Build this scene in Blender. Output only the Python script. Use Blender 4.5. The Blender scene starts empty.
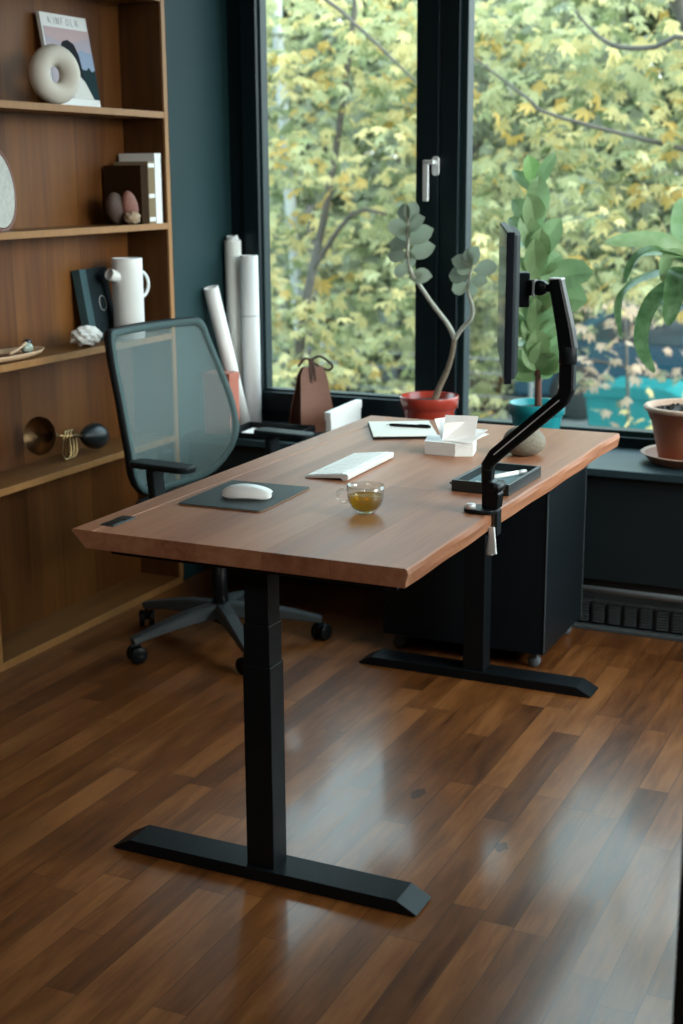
import bpy, bmesh, math, random
from mathutils import Vector, Matrix, Euler
random.seed(7)
PI = math.pi
D = bpy.data
SC = bpy.context.scene
COL = SC.collection

# ------------------------------------------------------------------ materials
def new_mat(name):
    m = D.materials.new(name); m.use_nodes = True
    nt = m.node_tree
    return m, nt, nt.nodes['Principled BSDF']

def plain(name, col, rough=.5, metal=0., spec=.5, bump=0., bscale=200., vary=0., **kw):
    m, nt, b = new_mat(name)
    b.inputs['Base Color'].default_value = (*col, 1)
    b.inputs['Roughness'].default_value = rough
    b.inputs['Metallic'].default_value = metal
    b.inputs['Specular IOR Level'].default_value = spec
    for k, v in kw.items():
        b.inputs[k.replace('_', ' ')].default_value = v
    if bump or vary:
        tc = nt.nodes.new('ShaderNodeTexCoord')
        nz = nt.nodes.new('ShaderNodeTexNoise'); nz.inputs['Scale'].default_value = bscale
        nz.inputs['Detail'].default_value = 3
        nt.links.new(tc.outputs['Object'], nz.inputs['Vector'])
        if bump:
            bp = nt.nodes.new('ShaderNodeBump'); bp.inputs['Strength'].default_value = bump
            bp.inputs['Distance'].default_value = .002
            nt.links.new(nz.outputs['Fac'], bp.inputs['Height'])
            nt.links.new(bp.outputs['Normal'], b.inputs['Normal'])
        if vary:
            mx = nt.nodes.new('ShaderNodeMix'); mx.data_type = 'RGBA'
            mx.inputs['A'].default_value = (*[c * (1 - vary) for c in col], 1)
            mx.inputs['B'].default_value = (*[min(1, c * (1 + vary)) for c in col], 1)
            nt.links.new(nz.outputs['Fac'], mx.inputs['Factor'])
            nt.links.new(mx.outputs['Result'], b.inputs['Base Color'])
    return m

def wood(name, dark, mid, light, plank_w, plank_l, across, along, rough=.45, seam=.4, grain=1., seamw=.0012,
         bump=.15, knots=0., plankvar=1., coat=0., spec=.5, gs=1.):
    """planks: `across` and `along` are axis indices in world metres"""
    m, nt, b = new_mat(name)
    N, L = nt.nodes, nt.links
    geo = N.new('ShaderNodeNewGeometry')
    sep = N.new('ShaderNodeSeparateXYZ'); L.new(geo.outputs['Position'], sep.inputs[0])
    ax = sep.outputs[across]; al = sep.outputs[along]
    ot = sep.outputs[3 - across - along]
    def mth(op, a, bb=None, c=None):
        n = N.new('ShaderNodeMath'); n.operation = op
        for i, v in enumerate((a, bb, c)):
            if v is None: continue
            if isinstance(v, (int, float)): n.inputs[i].default_value = v
            else: L.new(v, n.inputs[i])
        return n.outputs[0]
    px = mth('DIVIDE', ax, plank_w)
    row = mth('FLOOR', px); fx = mth('FRACT', px)
    wn = N.new('ShaderNodeTexWhiteNoise'); wn.noise_dimensions = '1D'; L.new(row, wn.inputs['W'])
    off = mth('MULTIPLY', wn.outputs['Value'], 7.3)
    py = mth('ADD', mth('DIVIDE', al, plank_l), off)
    cell = mth('FLOOR', py); fy = mth('FRACT', py)
    cmb = N.new('ShaderNodeCombineXYZ'); L.new(row, cmb.inputs[0]); L.new(cell, cmb.inputs[1])
    wn2 = N.new('ShaderNodeTexWhiteNoise'); wn2.noise_dimensions = '2D'; L.new(cmb.outputs[0], wn2.inputs['Vector'])
    # grain
    gv = N.new('ShaderNodeCombineXYZ')
    L.new(mth('MULTIPLY', ax, 42. * (1 + .25 * (gs - 1))), gv.inputs[0]); L.new(mth('MULTIPLY', al, 2.2 * gs), gv.inputs[1])
    L.new(mth('ADD', mth('MULTIPLY', ot, 42.), mth('MULTIPLY', wn2.outputs['Value'], 37.)), gv.inputs[2])
    nz = N.new('ShaderNodeTexNoise'); nz.inputs['Scale'].default_value = 1.; nz.inputs['Detail'].default_value = 5
    nz.inputs['Roughness'].default_value = .62; nz.inputs['Distortion'].default_value = .6
    L.new(gv.outputs[0], nz.inputs['Vector'])
    gv2 = N.new('ShaderNodeCombineXYZ')
    L.new(mth('MULTIPLY', ax, 9. * (1 + .5 * (gs - 1))), gv2.inputs[0]); L.new(mth('MULTIPLY', al, 1.3 * gs), gv2.inputs[1])
    L.new(mth('MULTIPLY', wn2.outputs['Value'], 91.), gv2.inputs[2])
    nz2 = N.new('ShaderNodeTexNoise'); nz2.inputs['Scale'].default_value = 1.; nz2.inputs['Detail'].default_value = 4
    L.new(gv2.outputs[0], nz2.inputs['Vector'])
    f = mth('ADD', mth('MULTIPLY', mth('SUBTRACT', nz.outputs['Fac'], .5), 1.1 * grain),
            mth('MULTIPLY', mth('SUBTRACT', nz2.outputs['Fac'], .5), 1.0 * grain))
    f = mth('ADD', f, mth('MULTIPLY', mth('SUBTRACT', wn2.outputs['Value'], .5), .75 * plankvar))
    f = mth('ADD', f, .5)
    cr = N.new('ShaderNodeValToRGB'); L.new(f, cr.inputs[0])
    e = cr.color_ramp.elements
    e[0].position = .08; e[0].color = (*dark, 1); e[1].position = .95; e[1].color = (*light, 1)
    k = e.new(.5); k.color = (*mid, 1)
    col = cr.outputs[0]
    # seams
    sw = seamw / plank_w; sl = seamw / plank_l
    s1 = mth('LESS_THAN', mth('MINIMUM', fx, mth('SUBTRACT', 1., fx)), sw)
    s2 = mth('LESS_THAN', mth('MINIMUM', fy, mth('SUBTRACT', 1., fy)), sl)
    s = mth('MULTIPLY', mth('MAXIMUM', s1, s2), seam)
    mx = N.new('ShaderNodeMix'); mx.data_type = 'RGBA'; L.new(s, mx.inputs['Factor']); L.new(col, mx.inputs['A'])
    mx.inputs['B'].default_value = (dark[0] * .25, dark[1] * .25, dark[2] * .25, 1)
    col = mx.outputs['Result']
    if knots:
        vo = N.new('ShaderNodeTexVoronoi'); vo.inputs['Scale'].default_value = 1.
        kv = N.new('ShaderNodeCombineXYZ')
        L.new(mth('MULTIPLY', ax, 3.6), kv.inputs[0]); L.new(mth('MULTIPLY', al, 1.9), kv.inputs[1])
        L.new(kv.outputs[0], vo.inputs['Vector'])
        kk = mth('MULTIPLY', mth('LESS_THAN', mth('ADD', vo.outputs['Distance'], mth('MULTIPLY', nz.outputs['Fac'], .08)), .1), knots)
        mk = N.new('ShaderNodeMix'); mk.data_type = 'RGBA'; L.new(kk, mk.inputs['Factor']); L.new(col, mk.inputs['A'])
        mk.inputs['B'].default_value = (dark[0] * .35, dark[1] * .35, dark[2] * .35, 1)
        col = mk.outputs['Result']
    L.new(col, b.inputs['Base Color'])
    L.new(mth('ADD', rough - .07, mth('MULTIPLY', nz.outputs['Fac'], .16)), b.inputs['Roughness'])
    bp = N.new('ShaderNodeBump'); bp.inputs['Strength'].default_value = bump; bp.inputs['Distance'].default_value = .002
    L.new(mth('SUBTRACT', nz.outputs['Fac'], mth('MULTIPLY', s, 1.5)), bp.inputs['Height'])
    L.new(bp.outputs['Normal'], b.inputs['Normal'])
    b.inputs['Coat Weight'].default_value = coat
    b.inputs['Specular IOR Level'].default_value = spec
    b.inputs['Coat Roughness'].default_value = .12
    return m

def leaf_mat(name, c1, c2, trans=.35, rough=.5, scale=6.):
    m, nt, b = new_mat(name)
    N, L = nt.nodes, nt.links
    tc = N.new('ShaderNodeTexCoord'); nz = N.new('ShaderNodeTexNoise'); nz.inputs['Scale'].default_value = scale
    L.new(tc.outputs['Object'], nz.inputs['Vector'])
    mr = N.new('ShaderNodeMapRange'); mr.inputs[1].default_value = .35; mr.inputs[2].default_value = .65
    L.new(nz.outputs['Fac'], mr.inputs[0])
    mx = N.new('ShaderNodeMix'); mx.data_type = 'RGBA'; mx.inputs['A'].default_value = (*c1, 1); mx.inputs['B'].default_value = (*c2, 1)
    L.new(mr.outputs[0], mx.inputs['Factor']); L.new(mx.outputs['Result'], b.inputs['Base Color'])
    b.inputs['Roughness'].default_value = rough
    tr = N.new('ShaderNodeBsdfTranslucent'); L.new(mx.outputs['Result'], tr.inputs['Color'])
    ms = N.new('ShaderNodeMixShader'); ms.inputs[0].default_value = trans
    L.new(b.outputs[0], ms.inputs[1]); L.new(tr.outputs[0], ms.inputs[2])
    L.new(ms.outputs[0], N['Material Output'].inputs['Surface'])
    return m

def glass_mat(name, tint=(1, 1, 1), gloss=.06, rough=0.):
    m = D.materials.new(name); m.use_nodes = True; nt = m.node_tree; N, L = nt.nodes, nt.links
    N.remove(N['Principled BSDF'])
    t = N.new('ShaderNodeBsdfTransparent'); t.inputs[0].default_value = (*tint, 1)
    g = N.new('ShaderNodeBsdfGlossy'); g.inputs['Roughness'].default_value = rough
    fr = N.new('ShaderNodeLayerWeight'); fr.inputs[0].default_value = .5
    pw = N.new('ShaderNodeMath'); pw.operation = 'POWER'; pw.inputs[1].default_value = 3.5; L.new(fr.outputs['Facing'], pw.inputs[0])
    ms = N.new('ShaderNodeMixShader'); mm = N.new('ShaderNodeMath'); mm.operation = 'MULTIPLY_ADD'; mm.inputs[1].default_value = gloss * 6; mm.inputs[2].default_value = gloss * .7
    mm.use_clamp = True
    L.new(pw.outputs[0], mm.inputs[0]); L.new(mm.outputs[0], ms.inputs[0])
    L.new(t.outputs[0], ms.inputs[1]); L.new(g.outputs[0], ms.inputs[2]); L.new(ms.outputs[0], N['Material Output'].inputs['Surface'])
    return m

M = {}
M['floor'] = wood('floor_planks', (.036, .011, .003), (.15, .053, .014), (.31, .125, .038), .072, .56, 0, 1, rough=.33, seam=.5, grain=.66, knots=.7, plankvar=.5, bump=.15, coat=.32, spec=.4, gs=2.6)
M['desk'] = wood('walnut_desktop', (.14, .048, .023), (.31, .128, .066), (.46, .23, .13), .148, 3.1, 0, 1, spec=.32, rough=.42, seam=.22, grain=.75, plankvar=.32, seamw=.0006, bump=.06)
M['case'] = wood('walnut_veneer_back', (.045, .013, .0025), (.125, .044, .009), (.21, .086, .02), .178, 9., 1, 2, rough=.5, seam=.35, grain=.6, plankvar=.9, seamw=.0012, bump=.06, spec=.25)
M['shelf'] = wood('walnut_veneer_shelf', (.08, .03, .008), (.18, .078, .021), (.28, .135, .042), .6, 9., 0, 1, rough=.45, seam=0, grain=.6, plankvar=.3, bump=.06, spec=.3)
M['upright'] = wood('walnut_veneer_shaded', (.035, .012, .003), (.085, .033, .009), (.14, .06, .018), .6, 9., 0, 2, rough=.45, seam=0, grain=.6, plankvar=.3, bump=.06, spec=.3)  # darker copy of the shelf veneer; shade on the uprights put into the colour
M['lipping'] = wood('oak_lipping', (.20, .09, .028), (.31, .155, .052), (.40, .22, .085), .6, 9., 0, 2, rough=.45, seam=0, grain=.5, plankvar=.3, bump=.04, spec=.3)
M['wall'] = plain('teal_wall_paint', (.010, .034, .039), .6, spec=.2, bump=.06, bscale=300)
M['wallother'] = plain('grey_wall_paint', (.13, .135, .13), .7, bump=.06, bscale=300)
M['ceil'] = plain('ceiling_paint', (.10, .105, .105), .8, bump=.05, bscale=200)
M['frame'] = plain('black_window_frame', (.006, .014, .018), .35, spec=.2, bump=.03, bscale=400)
M['bead'] = plain('teal_grey_glazing_bead', (.011, .027, .030), .4, spec=.25)
M['glass'] = glass_mat('window_glass', (.96, .985, .98), .05)
M['ledge'] = plain('dark_ledge_paint', (.02, .04, .05), .42, spec=.35, bump=.08, bscale=120, vary=.3)
M['ledgepanel'] = plain('dark_panel_paint', (.009, .015, .018), .5, spec=.3, vary=.2, bscale=8, bump=.02)
M['steel'] = plain('black_powder_coat', (.005, .007, .009), .42, spec=.2, bump=.12, bscale=900)
M['steelgloss'] = plain('black_anodised', (.005, .006, .007), .35, spec=.15)
M['plastic'] = plain('black_plastic', (.010, .014, .016), .45, spec=.14, bump=.04, bscale=500)
M['plasticgrey'] = plain('dark_grey_plastic', (.045, .055, .06), .4, spec=.25)
M['chrome'] = plain('brushed_metal', (.62, .65, .67), .28, metal=1.)
M['silver'] = plain('satin_silver', (.75, .78, .79), .4, metal=.25)
M['cabinet'] = plain('black_cabinet_lacquer', (.007, .010, .013), .4, spec=.16, bump=.03, bscale=700)
M['cabedge'] = plain('cabinet_edge_band', (.06, .075, .085), .4)
M['wheelgrey'] = plain('grey_caster_rubber', (.10, .12, .14), .5)
M['white'] = plain('white_plastic', (.85, .87, .87), .35)
M['whitekey'] = plain('white_keycap', (.85, .87, .87), .4)
M['paper'] = plain('white_paper', (.88, .89, .89), .75, bump=.05, bscale=90)
M['paper2'] = plain('cool_white_paper', (.85, .88, .89), .75, bump=.05, bscale=60)
M['cream'] = plain('cream_paper', (.83, .84, .79), .75, bump=.05, bscale=60)
M['tape'] = plain('clear_tape', (.45, .50, .50), .3)
M['leathermat'] = plain('dark_leather', (.012, .020, .021), .5, spec=.3, bump=.25, bscale=600, vary=.2)
M['tan'] = plain('leather_cut_edge', (.25, .16, .10), .6)
M['brown'] = plain('brown_leather', (.14, .042, .016), .42, spec=.3, bump=.3, bscale=260, vary=.35)
M['brownd'] = plain('dark_brown_leather', (.04, .012, .006), .5, spec=.2, bump=.3, bscale=260, vary=.3)
M['pinkbox'] = plain('terracotta_card', (.38, .12, .08), .6, vary=.15, bscale=20)
M['traymat'] = plain('black_tray_wood', (.014, .020, .022), .38, bump=.1, bscale=400)
M['felt'] = plain('slate_felt', (.15, .25, .28), .9, bump=.3, bscale=900)
M['ceramic'] = plain('matte_cream_ceramic', (.66, .63, .56), .7, bump=.12, bscale=150)
M['jug'] = plain('white_glazed_jug', (.76, .79, .79), .4)
M['coral'] = plain('white_coral_rock', (.68, .68, .66), .9, bump=1., bscale=90, vary=.2)
M['stonegrey'] = plain('grey_brown_pebble', (.085, .055, .045), .6, spec=.25, bump=.2, bscale=120, vary=.4)
M['stonepink'] = plain('pink_brown_pebble', (.20, .085, .065), .6, spec=.25, bump=.2, bscale=120, vary=.4)
M['stonebeige'] = plain('beige_rock', (.34, .25, .165), .85, bump=.8, bscale=80, vary=.3)
M['concrete'] = plain('speckled_stone', (.17, .155, .12), .8, bump=.5, bscale=160, vary=.5)
M['bookbrown'] = plain('dark_brown_cloth', (.030, .014, .005), .8, spec=.08, bump=.2, bscale=700)
M['booktan'] = plain('tan_book_cloth', (.22, .165, .10), .8, spec=.1, bump=.2, bscale=700)
M['bookwhite'] = plain('white_book_board', (.75, .77, .76), .55)
M['bookslate'] = plain('slate_book_cloth', (.014, .025, .031), .7, spec=.12, bump=.2, bscale=700)
M['bookslatel'] = plain('slate_blue_spine_cloth', (.05, .10, .115), .7, spec=.12, bump=.2, bscale=700)
M['pages'] = plain('page_edges', (.60, .56, .47), .8)
M['dishwood'] = plain('pale_maple', (.50, .33, .20), .45, vary=.15, bscale=30)
M['palerim'] = plain('red_brown_rim', (.14, .05, .03), .5)
M['brass'] = plain('aged_brass', (.42, .30, .15), .3, metal=1.)
M['brassd'] = plain('dark_bronze', (.26, .17, .09), .38, metal=1.)
M['rubber'] = plain('black_rubber_bulb', (.008, .014, .018), .35)
M['redpot'] = plain('red_glaze', (.38, .042, .025), .22, **{'Coat_Weight': .4})
M['tealpot'] = plain('turquoise_glaze', (.012, .26, .30), .3, **{'Coat_Weight': .3})
M['terra'] = plain('terracotta', (.33, .115, .058), .6, bump=.15, bscale=150, vary=.2)
M['terral'] = plain('terracotta_rim_worn', (.48, .33, .25), .7, bump=.2, bscale=150, vary=.25)
M['soil'] = plain('potting_soil', (.022, .015, .011), .95, bump=1., bscale=120, vary=.6)
M['bark'] = plain('grey_brown_bark', (.20, .165, .12), .85, bump=.6, bscale=110, vary=.4)
M['barkpale'] = plain('pale_stem', (.42, .43, .37), .75, bump=.4, bscale=150, vary=.25)
M['barkred'] = plain('red_brown_stem', (.11, .04, .026), .7, bump=.3, bscale=150, vary=.3)
M['leafgrey'] = leaf_mat('grey_green_leaf', (.30, .38, .28), (.40, .47, .37), .3)
M['leafdark'] = leaf_mat('dull_dark_leaf', (.14, .18, .14), (.2, .25, .19), .25)
M['leaffig'] = leaf_mat('fig_leaf', (.17, .30, .13), (.31, .46, .23), .35, .4)
M['leaffigl'] = leaf_mat('fig_leaf_young', (.20, .42, .11), (.3, .52, .18), .45)
M['leafdrac'] = leaf_mat('strap_leaf', (.10, .22, .085), (.21, .36, .17), .3, .3, 30.)
M['leafdracl'] = leaf_mat('strap_leaf_pale', (.27, .42, .19), (.36, .5, .27), .4, .4, 30.)
M['tea'] = glass_mat('green_tea', (.80, .60, .10), .06, .02)
M['cupglass'] = glass_mat('clear_cup_glass', (.97, .98, .96), .15, .02)
M['screen'] = plain('glossy_screen', (.004, .005, .006), .08)
M['monback'] = plain('monitor_back', (.008, .014, .018), .5, spec=.12)
M['monside'] = plain('monitor_edge', (.012, .016, .024), .45, spec=.15)
M['radiator'] = plain('grey_radiator_tube', (.30, .33, .35), .4)
M['radfin'] = plain('dark_radiator_fin', (.06, .07, .075), .5)
M['jamb'] = plain('black_door_jamb', (.006, .008, .009), .4, spec=.2)
M['sky_mag'] = plain('print_dusk_sky', (.42, .38, .44), .6, spec=.15)
M['sky_mag2'] = plain('print_blue_sky', (.28, .36, .50), .6, spec=.15)
M['print_pink'] = plain('print_pink_cloud', (.50, .38, .40), .6, spec=.15)
M['print_dark'] = plain('print_dark_hair', (.012, .014, .02), .7, spec=.1)
M['print_green'] = plain('print_dark_trees', (.009, .03, .036), .7, spec=.1)
M['print_cloth'] = plain('print_pale_cloth', (.52, .50, .46), .35)
M['print_ink'] = plain('print_grey_ink', (.22, .26, .28), .5)
# outside
M['ground'] = plain('asphalt', (.085, .095, .10), .85, bump=.4, bscale=12, vary=.3)
M['dumpster'] = plain('teal_container_paint', (.0, .15, .16), .45)
M['carpaint'] = plain('dark_blue_car_paint', (.012, .045, .07), .25)
M['carglass'] = plain('car_glass', (.02, .03, .035), .05)
M['tyre'] = plain('tyre_rubber', (.012, .012, .012), .8)
M['wire'] = plain('fence_wire', (.09, .11, .11), .5)
M['shed'] = plain('grey_render_wall', (.20, .25, .26), .8, vary=.15, bscale=4)
M['shedroof'] = plain('grey_blue_roof', (.10, .15, .17), .6)
M['outbark'] = plain('tree_bark', (.07, .065, .055), .9, bump=.8, bscale=20, vary=.4)
M['outbarkpale'] = plain('pale_tree_bark', (.30, .32, .30), .9, bump=.6, bscale=20, vary=.3)
AUT = {
 'pale':   leaf_mat('autumn_pale_green', (0.32, 0.34, 0.165), (0.44, 0.45, 0.25), .45, .55, 3.),
 'yellow': leaf_mat('autumn_yellow', (0.5, 0.43, 0.18), (0.6, 0.53, 0.26), .45, .55, 3.),
 'gold':   leaf_mat('autumn_gold', (0.38, 0.26, 0.06), (0.46, 0.34, 0.1), .45, .55, 3.),
 'green':  leaf_mat('late_green', (0.155, 0.195, 0.08), (0.23, 0.27, 0.125), .4, .55, 3.),
 'grey':   leaf_mat('dull_grey_green', (0.145, 0.17, 0.105), (0.22, 0.245, 0.16), .35, .6, 3.),  # muted grey-green leaf colour
 'dark':   leaf_mat('deep_green', (0.055, 0.075, 0.045), (0.095, 0.12, 0.075), .35, .6, 3.),
 'pink':   leaf_mat('faded_peach', (0.42, 0.3, 0.21), (0.5, 0.4, 0.3), .4, .6, 3.),
}

# ------------------------------------------------------------------ mesh helpers
class MB:
    def __init__(s): s.v = []; s.f = []; s.mi = []; s.sm = []
    def add(s, verts, faces, mi=0, smooth=False):
        o = len(s.v); s.v += [tuple(v) for v in verts]
        for f in faces:
            s.f.append(tuple(i + o for i in f)); s.mi.append(mi); s.sm.append(smooth)
        return s
    def xf(s, mat, start=0):
        for i in range(start, len(s.v)): s.v[i] = tuple(mat @ Vector(s.v[i]))
        return s
    def bm(s, bm, mi=0, smooth=False, mat=None):
        bm.verts.ensure_lookup_table(); bm.verts.index_update()
        vs = [(mat @ v.co) if mat else v.co.copy() for v in bm.verts]
        s.add(vs, [[v.index for v in f.verts] for f in bm.faces], mi, smooth); bm.free(); return s
    def box(s, a, b, bev=0., mi=0, mat=None, seg=2):
        a, b = [min(p, q) for p, q in zip(a, b)], [max(p, q) for p, q in zip(a, b)]
        bm = bmesh.new(); bmesh.ops.create_cube(bm, size=1.)
        for v in bm.verts:
            v.co = Vector([(a[i] + b[i]) / 2 + v.co[i] * (b[i] - a[i]) for i in range(3)])
        if bev: bmesh.ops.bevel(bm, geom=list(bm.edges), offset=bev, segments=seg, affect='EDGES', profile=.5)
        return s.bm(bm, mi, False, mat)
    def prism(s, poly, h0, h1, axis=2, bev=0., mi=0, mat=None, smooth=False):
        """poly in the plane of the two other axes, extruded along axis"""
        bm = bmesh.new()
        def P(p, h):
            if axis == 2: return Vector((p[0], p[1], h))
            if axis == 1: return Vector((p[0], h, p[1]))
            return Vector((h, p[0], p[1]))
        lo = [bm.verts.new(P(p, h0)) for p in poly]; hi = [bm.verts.new(P(p, h1)) for p in poly]
        bm.faces.new(lo); bm.faces.new(hi); n = len(poly)
        for i in range(n): bm.faces.new((lo[i], lo[(i + 1) % n], hi[(i + 1) % n], hi[i]))
        bmesh.ops.recalc_face_normals(bm, faces=list(bm.faces))
        if bev: bmesh.ops.bevel(bm, geom=list(bm.edges), offset=bev, segments=2, affect='EDGES', profile=.5)
        return s.bm(bm, mi, smooth, mat)
    def lathe(s, prof, n=32, mi=0, mat=None, smooth=True, cap=True):
        vs = []; fs = []; k = len(prof)
        for i in range(n):
            a = 2 * PI * i / n
            for r, z in prof: vs.append(Vector((r * math.cos(a), r * math.sin(a), z)))
        for i in range(n):
            for j in range(k - 1):
                fs.append((i * k + j, ((i + 1) % n) * k + j, ((i + 1) % n) * k + j + 1, i * k + j + 1))
        if cap:
            if prof[0][0] > 1e-5: fs.append([i * k for i in range(n)][::-1])
            if prof[-1][0] > 1e-5: fs.append([i * k + k - 1 for i in range(n)])
        if mat: vs = [mat @ v for v in vs]
        return s.add(vs, fs, mi, smooth)
    def tube(s, pts, r, n=10, mi=0, closed=False, smooth=True, sub=0):
        pts = [Vector(p) for p in pts]; rs = list(r) if hasattr(r, '__len__') else [r] * len(pts)
        if sub: pts, rs = spline(pts, rs, sub, closed)
        m = len(pts); T = []
        for i in range(m):
            if closed: t = pts[(i + 1) % m] - pts[i - 1]
            else: t = pts[min(i + 1, m - 1)] - pts[max(i - 1, 0)]
            T.append(t.normalized() if t.length > 1e-9 else Vector((0, 0, 1)))
        up = Vector((0, 0, 1)) if abs(T[0].z) < .9 else Vector((1, 0, 0))
        nrm = T[0].cross(up).normalized(); vs = []; fs = []
        for i in range(m):
            nrm = (nrm - T[i] * nrm.dot(T[i])).normalized(); b = T[i].cross(nrm)
            for k in range(n):
                a = 2 * PI * k / n; vs.append(pts[i] + (nrm * math.cos(a) + b * math.sin(a)) * rs[i])
        for i in range(m if closed else m - 1):
            j = (i + 1) % m
            for k in range(n): fs.append((i * n + k, i * n + (k + 1) % n, j * n + (k + 1) % n, j * n + k))
        if not closed: fs.append(list(range(n))[::-1]); fs.append([(m - 1) * n + k for k in range(n)])
        return s.add(vs, fs, mi, smooth)
    def bar(s, pts, w, h, up=(0, 0, 1), mi=0, bev=0.):
        """rectangular bar along pts; w sideways, h along up"""
        pts = [Vector(p) for p in pts]; up = Vector(up); vs = []; fs = []; m = len(pts)
        ws = w if hasattr(w, '__len__') else [w] * m; hs = h if hasattr(h, '__len__') else [h] * m
        for i in range(m):
            t = (pts[min(i + 1, m - 1)] - pts[max(i - 1, 0)]).normalized()
            sd = t.cross(up).normalized(); u = sd.cross(t).normalized()
            a, b = ws[i] / 2, hs[i] / 2
            c = min(a, b) * .3
            for x, y in ((-a + c, -b), (a - c, -b), (a, -b + c), (a, b - c), (a - c, b), (-a + c, b), (-a, b - c), (-a, -b + c)):
                vs.append(pts[i] + sd * x + u * y)
        for i in range(m - 1):
            for k in range(8): fs.append((i * 8 + k, i * 8 + (k + 1) % 8, (i + 1) * 8 + (k + 1) % 8, (i + 1) * 8 + k))
        fs.append(list(range(8))[::-1]); fs.append([(m - 1) * 8 + k for k in range(8)])
        return s.add(vs, fs, mi, False)
    def blob(s, c, r, seed=0, amp=.15, freq=3., sub=3, mi=0, mat=None, flat=0.):
        rnd = random.Random(seed); ph = [[rnd.uniform(0, 6.28) for _ in range(3)] for _ in range(5)]
        fr = [[rnd.uniform(.5, 1.) * freq * rnd.choice((-1, 1)) for _ in range(3)] for _ in range(5)]
        bm = bmesh.new(); bmesh.ops.create_icosphere(bm, subdivisions=sub, radius=1.)
        for v in bm.verts:
            q = v.co.copy(); d = sum(math.sin(sum(fr[i][k] * q[k] + ph[i][k] for k in range(3))) for i in range(5)) / 5
            q = q * (1 + amp * d)
            q = Vector((q.x * r[0], q.y * r[1], q.z * r[2]))
            if flat and q.z < -r[2] * flat: q.z = -r[2] * flat
            v.co = q
        T = Matrix.Translation(Vector(c))
        return s.bm(bm, mi, True, T @ mat if mat else T)
    def build(s, name, mats, parent=None, loc=None, auto=None, wmat=None):
        me = D.meshes.new(name); me.from_pydata(s.v, [], s.f); 
        if not isinstance(mats, (list, tuple)): mats = [mats]
        for m in mats: me.materials.append(m)
        me.polygons.foreach_set('material_index', s.mi); me.polygons.foreach_set('use_smooth', s.sm)
        me.update()
        bm = bmesh.new(); bm.from_mesh(me); bmesh.ops.recalc_face_normals(bm, faces=list(bm.faces)); bm.to_mesh(me); bm.free()
        o = D.objects.new(name, me); COL.objects.link(o)
        if parent: o.parent = parent
        if loc is not None: o.location = loc
        return o

def spline(pts, rs, sub, closed=False):
    out = []; ro = []; m = len(pts)
    seg = m if closed else m - 1
    for i in range(seg):
        g = (lambda k: pts[k % m]) if closed else (lambda k: pts[max(0, min(m - 1, k))])
        p0, p1, p2, p3 = g(i - 1), g(i), g(i + 1), g(i + 2)
        for k in range(sub):
            t = k / sub
            out.append(.5 * ((2 * p1) + (p2 - p0) * t + (2 * p0 - 5 * p1 + 4 * p2 - p3) * t * t + (3 * p1 - p0 - 3 * p2 + p3) * t ** 3))
            ro.append(rs[i] * (1 - t) + rs[(i + 1) % m] * t)
    if not closed: out.append(pts[-1]); ro.append(rs[-1])
    return out, ro

def rrect(w, h, r, n=5, cx=0., cy=0.):
    p = []
    for sx, sy, a0 in ((1, 1, 0), (-1, 1, 90), (-1, -1, 180), (1, -1, 270)):
        for k in range(n + 1):
            a = math.radians(a0 + 90 * k / n)
            p.append((cx + sx * (w / 2 - r) + r * math.cos(a), cy + sy * (h / 2 - r) + r * math.sin(a)))
    return p

def empty(name, loc, label, cat, group=None, rz=0.):
    o = D.objects.new(name, None); COL.objects.link(o); o.location = loc; o.rotation_euler = (0, 0, rz)
    o.empty_display_size = .05
    return tag(o, label, cat, group)
def tag(o, label, cat, group=None, kind=None):
    o['label'] = label; o['category'] = cat
    if group: o['group'] = group
    if kind: o['kind'] = kind
    return o
def struct(o): o['kind'] = 'structure'; return o
def T(x, y, z): return Matrix.Translation((x, y, z))
def RZ(a): return Matrix.Rotation(a, 4, 'Z')
def RX(a): return Matrix.Rotation(a, 4, 'X')
def RY(a): return Matrix.Rotation(a, 4, 'Y')

# ------------------------------------------------------------------ room
XL, XR, YB, YW, ZC = -.93, 2.75, -3.4, 2.33, 2.85     # left wall face, right, back, window face, ceiling
b = MB(); b.box((-2.2, YB - .1, -.08), (XR + .1, 2.5, 0)); struct(b.build('floor', M['floor']))
b = MB(); b.box((-2.2, YB - .1, ZC), (XR + .1, 2.6, ZC + .1)); struct(b.build('ceiling', M['ceil']))
b = MB(); b.box((XL - .16, 1.925, 0), (XL, 2.45, ZC)); b.box((XL - .25, -1.0, 2.40), (XL, 1.925, ZC)); b.box((XL - .26, YB, 0), (XL - .175, 1.925, ZC)); b.box((XL-.175, YB, 0), (XL, -.72, ZC))
struct(b.build('wall_left', M['wall']))
b = MB(); b.box((-2.2, YB - .1, 0), (XR + .1, YB, ZC)); struct(b.build('wall_back', M['wallother']))
# right wall with a wide window opening
b = MB(); b.box((XR, YB, 0), (XR + .12, 2.45, 1.0)); b.box((XR, YB, 2.6), (XR + .12, 2.45, ZC))
b.box((XR, YB, 1.0), (XR + .12, 0, 2.6)); b.box((XR, 1.9, 1.0), (XR + .12, 2.45, 2.6))
struct(b.build('wall_right', M['wallother']))
# wall under the windows: panel face y=1.97, ledge top z=.54
b = MB(); b.box((XL, 1.985, .17), (XR, 2.0, .515)); b.box((XL, 2.10, 0), (XR, 2.45, .515)); b.box((XL, 2.33, 2.62), (XR, 2.45, ZC))
struct(b.build('wall_window', M['ledgepanel']))
b = MB(); b.box((XL, 1.955, .515), (XR, 2.41, .54), .003); struct(b.build('trim_1', M['ledge']))      # the window ledge
# door jamb close to the camera
b = MB(); b.box((1.3785, -.60, 0), (1.4385, -.52, ZC), .003); struct(b.build('trim_2', M['jamb']))

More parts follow.
